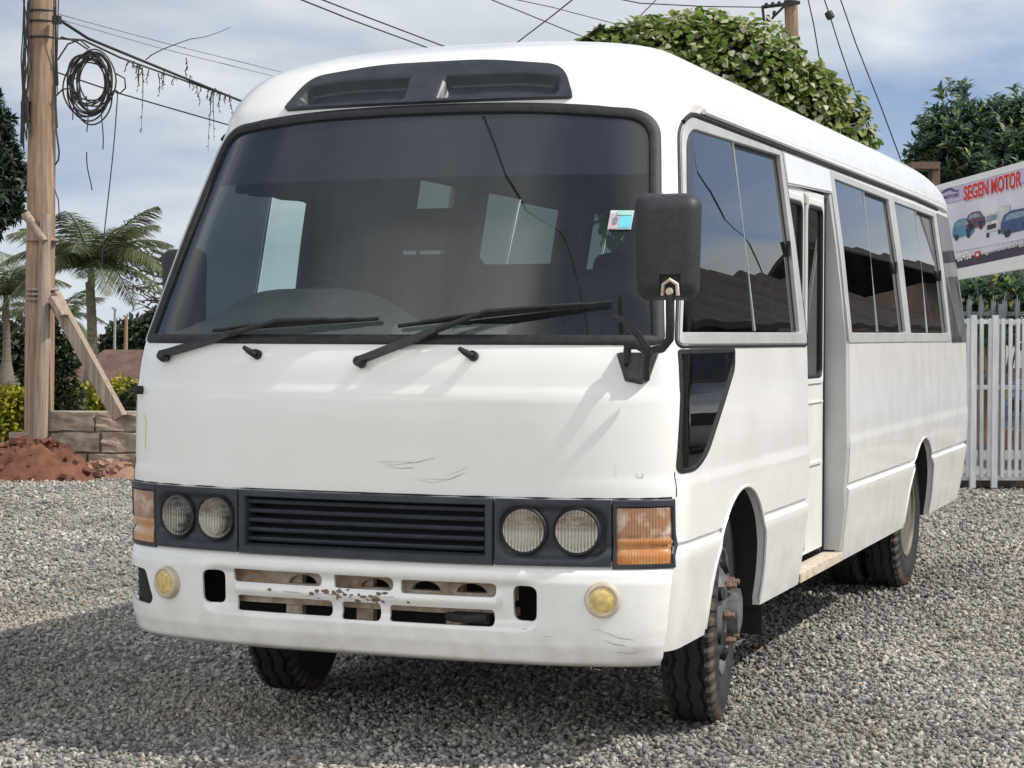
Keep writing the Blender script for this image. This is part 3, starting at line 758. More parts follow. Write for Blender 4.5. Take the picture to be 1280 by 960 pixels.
# ---- side windows
def side_window(outer, glassline, glassmat, s, div=None, rubber=True, gname="side_window", rear=None):
    P = lambda u, v, o=0: PS(u, v, o, s)
    if s < 0: pass
    mb = MB(); n = len(outer)
    O = densify2(outer, glassline)
    ring(mb, O[0], O[1], P, .005, .022, flat_=True); fr = mb.build(gname, M["alu"], bus, smooth=20, fixn=True)
    gl = MB(); g2 = offset(O[1], .004)
    if div:
        zb, zt = min(p[1] for p in g2), max(p[1] for p in g2); (yb, yt) = div
        cutl = lambda v: yb+(yt-yb)*(v-1.386)/.69
        A = clip(g2, cutl, True); B = clip(g2, cutl, False)
        patch(gl, A, P, -.006, 20, 14); gl.build("pane", glassmat, fr, smooth=60)
        gl = MB(); patch(gl, B, P, -.014, 14, 14); gl.build("pane", rear or glassmat, fr, smooth=60)
        # rubber channel of the rear sash and the bright glass edge of the front sash
        rb = MB(); Bo = densify(B, .05); Bi = offset(Bo, -.022)
        z_mid = (zb+zt)/2
        # only the top and the rear run of it: outline minus leading edge
        vs = []; fs = []
        for (u, v), (a, b) in zip(Bo, Bi): vs += [P(u, v, -.0125), P(a, b, -.0125)]
        nB = len(Bo)
        for i in range(nB):
            j = (i+1) % nB; mu, mv = (Bo[i][0]+Bo[j][0])/2, (Bo[i][1]+Bo[j][1])/2
            if mu-cutl(mv) > .03 and mv > zb+.02: fs.append((2*i, 2*j, 2*j+1, 2*i+1))
        rb.add(vs, fs); rb.build("sash_rubber", M["black_rubber"], fr)
        ed = MB(); ed.bar(P(cutl(zb+.01), zb+.01, -.003), P(cutl(zt-.01), zt-.01, -.003), .0028, .005, (1, 0, 0)); ed.build("glass_edge", M["edge"], fr)
        ct = MB(); vm = 1.72
        q = P(cutl(vm)+.012+(max(p[0] for p in g2)-cutl(vm))*.9, vm, -.004); ct.box(q, (.012, .02, .06)); ct.build("window_catch", M["black_rubber"], fr)
    else:
        patch(gl, g2, P, -.005, 20, 12); gl.build("pane", glassmat, fr, smooth=60)
    return fr
M["edge"] = flat("bright_glass_edge", (.55, .62, .6), .3)
def densify2(a, b, h=.05):
    """densify two outlines with the same count the same way"""
    oa, ob = [], []; n = len(a)
    for i in range(n):
        j = (i+1) % n; k = max(1, int(max((Vector(a[j])-Vector(a[i])).length, (Vector(b[j])-Vector(b[i])).length)/h+.999))
        for q in range(k):
            t = q/k; oa.append(tuple(Vector(a[i]).lerp(Vector(a[j]), t))); ob.append(tuple(Vector(b[i]).lerp(Vector(b[j]), t)))
    return oa, ob
def clip(poly, cutl, front):
    out = []; n = len(poly); f = lambda p: (cutl(p[1])-p[0])*(1 if front else -1)
    for i in range(n):
        a, b = poly[i], poly[(i+1) % n]; fa, fb = f(a), f(b)
        if fa >= 0: out.append(a)
        if fa*fb < 0: t = fa/(fa-fb); out.append((a[0]+(b[0]-a[0])*t, a[1]+(b[1]-a[1])*t))
    return out
for s in (1, -1):
    side_window(WIN1, WIN1G, M["tint"], s, (1.174, 1.222) if s > 0 else (1.02, 1.06), rear=None if s > 0 else M["clear"])
    side_window(WIN2, WIN2G, M["tint"] if s > 0 else M["tint_light"], s, (3.57, 3.70))
    side_window(WIN3, WIN3G, M["tint"] if s > 0 else M["tint_light"], s, (5.04, 5.205))
    if s < 0: side_window(WINL, WINLG, M["tint_light"], s)
    mb = MB(); P = lambda u, v, o=0: PS(u, v, o, s); patch(mb, CORNER, P, .004, 26, 12, skirt=.02); mb.build("corner_window", M["tint_rear"], bus, smooth=60)
# dark joint round the front window frame
mb = MB(); a = offset(densify(WIN1, .05), .003); ring(mb, offset(a, .010), a, PS, .004, .012); mb.build("window_joint", M["black_rubber"], bus, smooth=50, fixn=True)
mb = MB(); patch(mb, QUART, PS, -.003, 22, 16); mb.build("quarter_window", M["tint"], bus, smooth=60)
mb = MB(); q = densify(QUART, .04); ring(mb, offset(q, .002), offset(q, -.013), PS, .003, .014, flat_=True); mb.build("quarter_window_seal", M["black_rubber"], bus, smooth=50, fixn=True)
# drip rail
for s in (1, -1):
    mb = MB(); L1 = []; L2 = []
    zz = lambda y: 2.130-.015*max(0, (y-5.2)/1.4)**1.0 if y > .72 else 2.130-.05*((.72-y)/.13)**2
    ys = [.61, .64, .68, .74]+list(np.linspace(.9, 6.0, 40))
    for y in ys: L1.append(PS(y, zz(y), .004, s))
    mb.tube(L1, .0085, 6); mb.build("drip_seal", M["black_rubber"], bus, smooth=50)
    mb = MB()
    for y in [.80]+list(np.linspace(.95, 6.62, 46)): L2.append(PS(y, zz(y)+.019, .006, s))
    mb.tube(L2, .010, 6); mb.build("drip_rail", M["paint"], bus, smooth=50)
mb = MB(); patch(mb, [(2.02, 1.992), (2.885, 2.014), (2.885, 2.108), (2.02, 2.112)], PS, .006, 16, 4, skirt=.02); mb.build("door_header", M["paint"], bus, smooth=40)
for s in (1, -1):
    mb = MB(); mb.tube([PS(.175, z, 0, s) for z in (.868, .89, .91, .93, .945)], .0022, 5); mb.tube([PF(s*x, .8655, -.001) for x in (0, .2, .4, .6, .75, .85, .92, .96, .982)], .0035, 5); mb.build("panel_seam", M["black_rubber"], bus, smooth=60)
    mb = MB(); mb.tube([PS(5.36, z, -.0005, s) for z in np.linspace(.42, .93, 14)], .0018, 5); mb.build("panel_seam", M["grey_paint"], bus, smooth=60)
# ---- entrance: jamb, folding door, sill
DX = .900
mb = MB()
zsj = [.42, .5, .6, .7, .88, 1.1, 1.34, 1.6, 1.8, 2.005]
vs = []
for z in zsj:
    yj = float(np.interp(z, [.3, .88, 1.34, 2.008], [2.835, 2.81, 2.85, 2.895])); xs_ = side_x(yj, z)
    vs += [(xs_-.001, yj-.003, z), (xs_-.012, yj-.012, z), (DX-.03, yj-.014, z), (DX-.03, yj+.03, z)]
fs = []
for i in range(len(zsj)-1):
    for k in range(3): fs.append((i*4+k, i*4+k+1, (i+1)*4+k+1, (i+1)*4+k))
mb.add(vs, fs); mb.build("door_jamb", M["grey_paint"], bus)
mb = MB()
for z in (.42, 2.0): pass
yj0 = 2.0
vs = []
for z in zsj: xs_ = side_x(yj0, z); vs += [(xs_-.034, yj0-.012, z), (DX-.05, yj0-.012, z)]
mb.add(vs, [(2*i, 2*i+1, 2*i+3, 2*i+2) for i in range(len(zsj)-1)]); mb.build("front_door_post", M["grey_paint"], bus)
def leaf(y0, y1, name="folding_door"):
    mb = MB(); outer = [(y0, .44), (y1, .44), (y1, 1.990), (y0, 1.990)]
    P = lambda u, v, o=0: Vector((DX+o+.0*(v-1), u, v))
    gi = rpoly([(y0+.055, 1.20), (y1-.055, 1.20), (y1-.055, 1.925), (y0+.055, 1.925)], .05, 5)
    # panel with a window hole: four bands round the hole + ring
    O = densify(outer, .05)
    def prof(rect, z0, z1): patch(mb, [(rect[0], z0), (rect[1], z0), (rect[1], z1), (rect[0], z1)], P, .0, 6, 6)
    prof((y0, y1), .44, 1.165); prof((y0, y1), 1.96, 1.99); prof((y0, y0+.03), 1.165, 1.96); prof((y1-.03, y1), 1.165, 1.96)
    go = rpoly([(y0+.028, 1.163), (y1-.028, 1.163), (y1-.028, 1.962), (y0+.028, 1.962)], .01, 5)
    gi2 = rpoly([(y0+.042, 1.19), (y1-.048, 1.19), (y1-.048, 1.93), (y0+.042, 1.93)], .05, 5)
    a, b = densify2(go, gi2); ring(mb, a, b, P, .008, .015)
    # lower panel swage
    mb.box((DX+.004, (y0+y1)/2, .82), (.010, (y1-y0)-.08, .012)); mb.box((DX+.004, (y0+y1)/2, 1.085), (.006, (y1-y0)-.04, .006))
    d = mb.build(name, M["door_paint"], bus)
    g = MB(); patch(g, offset(gi2, .003), P, -.004, 6, 6); g.build("door_glass", M["tint"], d)
    r = MB(); b2 = densify(gi2, .05); ring(r, offset(b2, .002), offset(b2, -.014), P, .009, .012); r.build("door_seal", M["black_rubber"], d)
leaf(2.005, 2.372); leaf(2.380, 2.775)
mb = MB(); mb.tube([(DX+.006, 2.376, .46), (DX+.006, 2.376, 1.97)], .006, 8); mb.box((DX+.006, 2.376, 1.945), (.018, .05, .03)); mb.build("door_hinge", M["alu"], bus)
mb = MB(); mb.tube([(DX-.02, 2.66, 1.84), (DX-.02, 2.48, 1.26)], .007, 6); mb.build("door_rod", M["black_rubber"], bus)
mb = MB(); mb.box((DX+.000, 2.786, 1.20), (.012, .016, 1.56)); mb.build("door_edge_rubber", M["black_rubber"], bus)
mb = MB(); mb.box((.938, 2.415, .402), (.08, .84, .02)); mb.box((.975, 2.415, .392), (.012, .84, .035)); mb.build("entrance_sill", [mottled("worn_beige_sill", (.42, .34, .24), (.62, .57, .48), 40, .6, .1, .002)], bus)
mb = MB(); mb.box((.70, 2.42, .47), (.36, .84, .02)); mb.box((.52, 2.42, .62), (.02, .84, .3)); mb.build("step_well", M["dark"], bus)

# ---- arches liner, underbody, interior
for (A, yc, zc, r, fl, xi) in ((ARCHF, .965, .445, .400, .95, .56), (ARCHR, 4.86, .41, .412, 1.0, .40)):
    for s in (1, -1):
        mb = MB(); n = 28
        prof = [(yc+fl*(r+.003)*math.cos(PI*i/n), zc+(r+.003)*math.sin(PI*i/n)) for i in range(n+1)]
        prof = [(prof[0][0], .36)]+prof+[(prof[-1][0], .36)]
        vs = []; k = len(prof)
        for (y, z) in prof: vs += [(s*(side_x(y, max(z, .37))-.03), y, z), (s*xi, y, z)]
        mb.add(vs, [(2*i, 2*i+1, 2*i+3, 2*i+2) for i in range(k-1)]+[tuple(2*i+1 for i in range(k))]); mb.build("wheel_arch_liner", M["dark"], bus, smooth=40)
        # folded lip
        mb = MB(); ar = [(y, z) for (y, z) in A[:-2]]; ar = [(ar[0][0], .39)]+ar+[(ar[-1][0], .39)]
        mb.tube([PS(y, max(z, .372), -.002, s) for y, z in ar], .007, 6); mb.build("arch_lip", M["paint"], bus, smooth=50)
mb = MB()
mb.box((0, 3.5, .60), (1.10, 6.1, .12)); mb.box((-.35, 3.5, .47), (.10, 6.2, .16)); mb.box((.35, 3.5, .47), (.10, 6.2, .16))
mb.box((0, 1.0, .40), (1.3, .10, .10)); mb.box((0, 4.93, .42), (1.1, .14, .14)); mb.box((0, 1.6, .42), (.5, .8, .25))
mb.tube([(0, 2.1, .42), (0, 4.9, .42)], .05, 10); mb.build("chassis", M["dark"], bus)
mb = MB(); mb.box((0, 3.55, .78), (1.16, 6.25, .03)); mb.box((0, 3.0, .785), (1.70, 1.6, .02)); mb.box((-.70, 3.0, .785), (.5, 2.2, .03)); mb.box((0, 6.0, .785), (1.8, 1.0, .03)); mb.build("floor", M["floor_mat"], bus)
# ceiling lining and curtains behind dark glass
mb = MB(); vs = []; fs = []; nn = 15
for iy, y in enumerate((.80, 2.5, 4.5, 6.4)):
    for k in range(nn): a = -1+2*k/(nn-1); vs.append((a*.83, y, 2.10+.25*(1-abs(a)**2.2)))
for iy in range(3):
    for k in range(nn-1): fs.append((iy*nn+k, iy*nn+k+1, (iy+1)*nn+k+1, (iy+1)*nn+k))
mb.add(vs, fs); mb.build("ceiling", M["lining"], bus, smooth=60)
# dashboard with instrument hood, steering wheel
mb = MB(); vs = []; fs = []; nx = 41
prof = [(.06, 1.30), (.10, 1.352), (.22, 1.370), (.38, 1.372), (.52, 1.345), (.58, 1.25), (.58, .80)]
for k in range(nx):
    x = -.90+1.80*k/(nx-1)
    hump = math.exp(-(abs(x+.40)/.40)**4)
    for i, (y, z) in enumerate(prof):
        yy = max(y, front_y(x, 1.34)+.045+.02*i) if i < 3 else y
        zz_ = z+(.165*hump if i in (3,) else .150*hump if i == 4 else .07*hump if i == 2 else 0); vs.append((x, yy, zz_))
m_ = len(prof)
for k in range(nx-1):
    for i in range(m_-1): fs.append((k*m_+i, k*m_+i+1, (k+1)*m_+i+1, (k+1)*m_+i))
mb.add(vs, fs); mb.build("dashboard", M["dash"], bus, smooth=50)
SWM = Matrix.Translation((-.43, .70, 1.40)) @ Matrix.Rotation(math.radians(-55), 4, "X")
mb = MB(); pts = [SWM @ Vector((.215*math.cos(2*PI*i/40), .215*math.sin(2*PI*i/40), 0)) for i in range(41)]; mb.tube(pts, .015, 8)
for a in (20, 160, 270):
    mb.tube([SWM @ Vector((0, 0, -.02)), SWM @ Vector((.21*math.cos(math.radians(a)), .21*math.sin(math.radians(a)), 0))], .014, 6)
mb.lathe([(.055, .02), (.06, 0), (.03, -.03)], 20, SWM @ Matrix.Rotation(PI/2, 4, "Y")); mb.tube([SWM @ Vector((0, 0, 0)), (-.43, .50, 1.05)], .035, 8); mb.build("steering_wheel", M["black_rubber"], bus, smooth=50)
mb = MB()
for (x, y, a, wx, wy) in ((.10, .22, .3, .20, .10), (.20, .25, -.4, .16, .11), (.02, .30, .9, .12, .09), (.33, .24, .1, .14, .08)):
    mb.box((x, y, 1.388+.006*(x*10 % 2)), (wx, wy, .014), Matrix.Rotation(a, 3, "Z") @ Matrix.Rotation(.25, 3, "X"))
mb.build("loose_papers", M["paper"], bus)
def seat(x, y, wd, tall=False, hr=False):
    e = MB(); rbox(e, (x, y, 1.17), (wd, .46, .14), .04, None, (1, 1), 3); s_ = e.build("seat", M["seat"], bus, smooth=60)
    b = MB(); rbox(b, (x, y+.24, 1.42), (wd, .12, .56), .05, Matrix.Rotation(math.radians(-8), 3, "X"), (1, .9), 3); b.build("backrest", M["seat"], s_, smooth=60)
    if hr:
        h = MB(); rbox(h, (x, y+.30, 1.80), (.31, .09, .17), .04, None, (1, 1), 3); h.tube([(x-.07, y+.3, 1.68), (x-.07, y+.3, 1.75)], .008, 6); h.tube([(x+.07, y+.3, 1.68), (x+.07, y+.3, 1.75)], .008, 6); h.build("headrest", M["seat"], s_, smooth=60)
    l = MB(); l.box((x, y, .95), (wd*.8, .36, .31)); l.build("seat_base", M["dark"], s_)
seat(-.42, 1.20, .50, hr=True); seat(.45, 1.30, .46)
for k in range(5):
    y = 2.35+.82*k
    if y > 2.8: seat(.52, y, .74)
    seat(-.52, y, .74)
# tied-back curtains between the windows on the driver's side, grab rail
M["curtain"] = mottled("dark_curtain_cloth", (.30, .33, .35), (.42, .45, .47), 25, .9, .2, .004, stretch=(1, 6, .3))
for y, wd in ((1.70, .95), (2.90, .34), (4.4, .55), (5.6, .5), (1.45, 1.6)):
    mb = MB(); vs = []; fs = []; n = 25
    for k in range(n):
        yy = y-wd/2+wd*k/(n-1)
        for z in ((1.36, 1.75, 2.07) if wd < 1.5 else (1.90, 1.98, 2.08)): vs.append((-(side_x(yy, z)-.07-.02*math.sin(k*1.9)), yy, z))
    for k in range(n-1):
        for i in range(2): fs.append((k*3+i, k*3+i+1, (k+1)*3+i+1, (k+1)*3+i))
    mb.add(vs, fs); mb.build("curtain", M["curtain"], bus, smooth=70)

# ---- wheels
TR, TWD = .392, .19
def tyre_mesh():
    n = 44*6; prof = []
    hw = TWD/2
    sec = [(-hw+.030, .222), (-hw+.012, .235), (-hw, .275), (-hw-.004, .315), (-hw+.002, .352), (-hw+.007, .371), (-hw+.014, .384)]
    xs_ = list(np.linspace(-hw+.020, hw-.020, 33)); tread = [(x, TR-.004*(abs(x)/hw)**2) for x in xs_]
    sec2 = [(-a, r) for a, r in reversed(sec)]
    S = sec+tread+sec2; k = len(S); vs = []; fs = []
    for j in range(n):
        t = 2*PI*j/n; ph = j % 6
        tri = abs((j % 12)/6-1)*2-1
        for i, (x, r) in enumerate(S):
            rr_ = r
            ax = abs(x)
            if r > .345 and ax > hw-.034 and ph in (0, 1, 2): rr_ = r-.024
            if r > .37 and ax <= hw-.03:
                for g in (-.048, 0, .048):
                    if abs(x-(g+.006*tri)) < .0048: rr_ = r-.013
            vs.append((x, rr_*math.cos(t), rr_*math.sin(t)))
    for j in range(n):
        j2 = (j+1) % n
        for i in range(k-1): fs.append((j*k+i, j2*k+i, j2*k+i+1, j*k+i+1))
    mb = MB(); mb.add(vs, fs); return mb
tm = tyre_mesh()
def wheel(x, y, s, rear=False, dual=False, steer=0):
    """s=+1 outer face towards +x"""
    hold = empty("wheel", (x, y, TR), 0, bus)
    hold.rotation_euler = (0, 0, (PI if s < 0 else 0)+math.radians(steer))
    global TY
    if TY is None:
        t = tm.build("tyre", M["tyre"], hold, smooth=24, fixn=True); TY = t.data
    else:
        t = bpy.data.objects.new("tyre", TY); COL.objects.link(t); t.parent = hold
    t.rotation_euler = (random.uniform(0, .6), 0, 0)
    mb = MB(); h = TWD/2
    if dual:
        prof = [(.232, h-.026), (.226, h-.010), (.216, h-.012), (.205, h-.03), (.200, -.06), (.196, -.085), (.14, -.075), (.10, -.055), (.085, -.02), (.075, .03), (.001, .03)]
        mb.lathe(prof, 56); rim = mb.build("rim", M["rim_beige"], hold, smooth=35)
    else:
        prof = [(.232, h-.026), (.226, h-.008), (.216, h-.012), (.206, h-.035), (.198, h-.045), (.180, h-.035), (.150, h-.008), (.115, h+.010), (.095, h+.012), (.085, h+.008), (.080, h+.050), (.055, h+.056), (.001, h+.056)]
        mb.lathe(prof, 56); rim = mb.build("rim", M["steel"], hold, smooth=35)
        if s > 0 or True:
            for i in range(6):
                hd = MB()
                a = 2*PI*(i+.5)/6; p = Vector((h+.004, .158*math.cos(a), .158*math.sin(a))); d = Vector((1, .35*math.cos(a), .35*math.sin(a))).normalized()
                hd.tube([p-d*.02+Vector((.0, 0, 0)), p+d*.0035], .024, 16)
                hd.build("hand_hole", M["dark"], hold)
            nutm = MB(); nutm.lathe([(.0185, 0), (.0185, .016), (.012, .018), (.012, .034), (.007, .036), (.001, .036)], 6)
            nb = None
            for i in range(6):
                a = 2*PI*i/6
                if nb is None: nb = nutm.build("lug_nut", M["rust"], hold); q = nb
                else: q = bpy.data.objects.new("lug_nut", nb.data); COL.objects.link(q); q.parent = hold
                q.location = (h+.008, .112*math.cos(a), .112*math.sin(a))
    return hold
TY = None
wheel(.838, .995, 1, steer=9); wheel(-.775, .995, -1, steer=9)
for s in (1, -1):
    wheel(s*(.922-.095), 4.93, s, True, True); wheel(s*(.922-.095-.225), 4.93, s, True, True)
for s in (1, -1):
    mb = MB(); vs = []
    for z in (.62, .45, .25): vs += [(s*.70, 1.405+.02*(.62-z), z), (s*.965, 1.405+.03*(.62-z), z), (s*.965, 1.412+.03*(.62-z), z), (s*.70, 1.412+.02*(.62-z), z)]
    fs = []
    for i in range(2):
        for k in range(4): fs.append((i*4+k, i*4+(k+1) % 4, (i+1)*4+(k+1) % 4, (i+1)*4+k))
    mb.add(vs, fs+[(8, 9, 10, 11)]); mb.build("mud_flap", M["black_rubber"], bus)

# ================================================================== light
SUN = Vector((.81, .15, 1.0)).normalized()
sl = bpy.data.lights.new("sun", "SUN"); so = bpy.data.objects.new("sun", sl); COL.objects.link(so)
sl.energy = 4.3; sl.angle = math.radians(.6); sl.color = (1, .955, .88)
so.rotation_euler = (-SUN).to_track_quat("-Z", "Y").to_euler()
def make_world():
    wd = bpy.data.worlds.new("World"); scene.world = wd; wd.use_nodes = True; nt = wd.node_tree
    bg = nt.nodes["Background"]; sky = nt.nodes.new("ShaderNodeTexSky"); sky.sky_type = "NISHITA"; sky.sun_disc = False
    sky.sun_elevation = math.asin(SUN.z); sky.sun_rotation = math.atan2(SUN.x, SUN.y); sky.dust_density = 1.6; sky.ozone_density = 1.4; sky.air_density = 1.0
    g = coord(nt, "Generated"); sep = nt.nodes.new("ShaderNodeSeparateXYZ"); nt.links.new(g, sep.inputs[0])
    lift = nt.nodes.new("ShaderNodeVectorMath"); lift.operation = "ADD"; nt.links.new(g, lift.inputs[0]); lift.inputs[1].default_value = (0, 0, .22)
    nrm = nt.nodes.new("ShaderNodeVectorMath"); nrm.operation = "NORMALIZE"; nt.links.new(lift.outputs[0], nrm.inputs[0]); nt.links.new(nrm.outputs[0], sky.inputs[0])
    zc = math_(nt, "MAXIMUM", sep.outputs[2], 0.0); k = math_(nt, "ADD", zc, .22)
    cx, cy = math_(nt, "DIVIDE", sep.outputs[0], k), math_(nt, "DIVIDE", sep.outputs[1], k)
    cb = nt.nodes.new("ShaderNodeCombineXYZ"); nt.links.new(cx, cb.inputs[0]); nt.links.new(cy, cb.inputs[1])
    v = mapping(nt, cb.outputs[0], (1, 1, 1), CLOUD_AT)
    f = noise(nt, v, 1.15, 6, .52, .2); f2 = noise(nt, v, 2.2, 5, .5)
    mask = ramp(nt, f, [(.42, (.10,)*3), (.58, (1, 1, 1))])
    hz = nt.nodes.new("ShaderNodeMapRange"); hz.inputs[1].default_value = .13; hz.inputs[2].default_value = -.005; hz.interpolation_type = "SMOOTHSTEP"; nt.links.new(sep.outputs[2], hz.inputs[0])
    shade = ramp(nt, f2, [(.32, (.52, .555, .60)), (.52, (.66, .69, .72)), (.70, (.84, .86, .87))])
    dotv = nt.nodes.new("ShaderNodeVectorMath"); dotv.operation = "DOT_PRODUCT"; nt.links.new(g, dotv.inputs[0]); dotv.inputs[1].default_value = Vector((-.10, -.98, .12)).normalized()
    br = nt.nodes.new("ShaderNodeMapRange"); br.inputs[1].default_value = .62; br.inputs[2].default_value = .90; br.inputs[3].default_value = 8.0; br.inputs[4].default_value = FRONT_FILL; nt.links.new(dotv.outputs["Value"], br.inputs[0])  # unseen clouds behind the camera brightened as an added fill for the bus front
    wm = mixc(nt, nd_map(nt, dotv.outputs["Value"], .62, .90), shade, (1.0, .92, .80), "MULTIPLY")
    vm = nt.nodes.new("ShaderNodeVectorMath"); vm.operation = "SCALE"; nt.links.new(wm, vm.inputs[0]); hi = nt.nodes.new("ShaderNodeMapRange"); hi.inputs[1].default_value = .22; hi.inputs[2].default_value = .75; hi.inputs[3].default_value = 1.0; hi.inputs[4].default_value = 1.1; nt.links.new(sep.outputs[2], hi.inputs[0]); nt.links.new(math_(nt, "MULTIPLY", br.outputs[0], hi.outputs[0]), vm.inputs["Scale"])  # clouds high overhead, out of view, lifted a little for more ambient light
    vs_ = nt.nodes.new("ShaderNodeVectorMath"); vs_.operation = "SCALE"; nt.links.new(sky.outputs[0], vs_.inputs[0]); vs_.inputs["Scale"].default_value = SKY_GAIN
    hzc = nt.nodes.new("ShaderNodeVectorMath"); hzc.operation = "SCALE"; hzc.inputs[0].default_value = (.70, .73, .76); hzc.inputs["Scale"].default_value = 8.0
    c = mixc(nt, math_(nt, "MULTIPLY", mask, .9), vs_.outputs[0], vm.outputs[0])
    c = mixc(nt, math_(nt, "MULTIPLY", hz.outputs[0], .72), c, hzc.outputs[0])
    nt.links.new(c, bg.inputs[0]); bg.inputs[1].default_value = .14
def nd_map(nt, v, a, b):
    m = nt.nodes.new("ShaderNodeMapRange"); m.inputs[1].default_value = a; m.inputs[2].default_value = b; nt.links.new(v, m.inputs[0]); return m.outputs[0]
FRONT_FILL, SKY_GAIN, CLOUD_AT = 30.0, 1.08, (3.35, 1.7, 0)
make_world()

# ================================================================== ground
def ground_mat():
    m, nt, bs, out = newmat("crushed_stone_ground"); v = coord(nt)
    vo = nd(nt, "ShaderNodeTexVoronoi", Scale=42); nt.links.new(v, vo.inputs[0])
    sep = nt.nodes.new("ShaderNodeSeparateColor"); nt.links.new(vo.outputs["Color"], sep.inputs[0])
    c = ramp(nt, sep.outputs[0], [(0, (.12, .12, .122)), (.3, (.23, .226, .22)), (.55, (.33, .322, .305)), (.8, (.44, .43, .40)), (1, (.56, .54, .50))])
    c = mixc(nt, ramp(nt, vo.outputs["Distance"], [(.35, (0, 0, 0)), (.75, (.75,)*3)]), c, (.06, .058, .055))
    big = noise(nt, v, .55, 5, .6)
    c = mixc(nt, 1.0, c, (1.0, .985, .955), "MULTIPLY")
    c = mixc(nt, ramp(nt, big, [(.35, (0, 0, 0)), (.75, (.45,)*3)]), c, (.40, .35, .285))
    nt.links.new(c, bs.inputs["Base Color"]); bs.inputs["Roughness"].default_value = .9; bs.inputs["Specular IOR Level"].default_value = .2
    b = nd(nt, "ShaderNodeBump", Strength=.8, Distance=.02); b.invert = True; nt.links.new(vo.outputs["Distance"], b.inputs["Height"]); nt.links.new(b.outputs[0], bs.inputs["Normal"])
    return m
M["ground"] = ground_mat()
mb = MB(); S = 900
# one sheet: fine near the bus (slight unevenness), reaching the horizon
gx = [-S, -200, -60, -30]+list(np.linspace(-18, 14, 65))+[30, 60, 200, S]; gy = [-S, -200, -60, -20]+list(np.linspace(-10, 24, 69))+[40, 80, 200, S]
def gz(x, y):
    k = max(0, min(1, (18-abs(x))/3))*max(0, min(1, (22-y)/4, (y+10)/3))
    return k*(.010*math.sin(.9*x+.5*y)+.008*math.sin(1.7*y-.6*x+2)+.006*math.sin(3.1*x+2.3*y))-.012
for y in gy:
    for x in gx: mb.v.append((x, y, gz(x, y)))
nx = len(gx)
for i in range(len(gy)-1):
    for j in range(nx-1): mb.f.append((i*nx+j, i*nx+j+1, (i+1)*nx+j+1, (i+1)*nx+j)); mb.m.append(0)
g = mb.build("ground", M["ground"], smooth=60); tag(g, kind="structure")

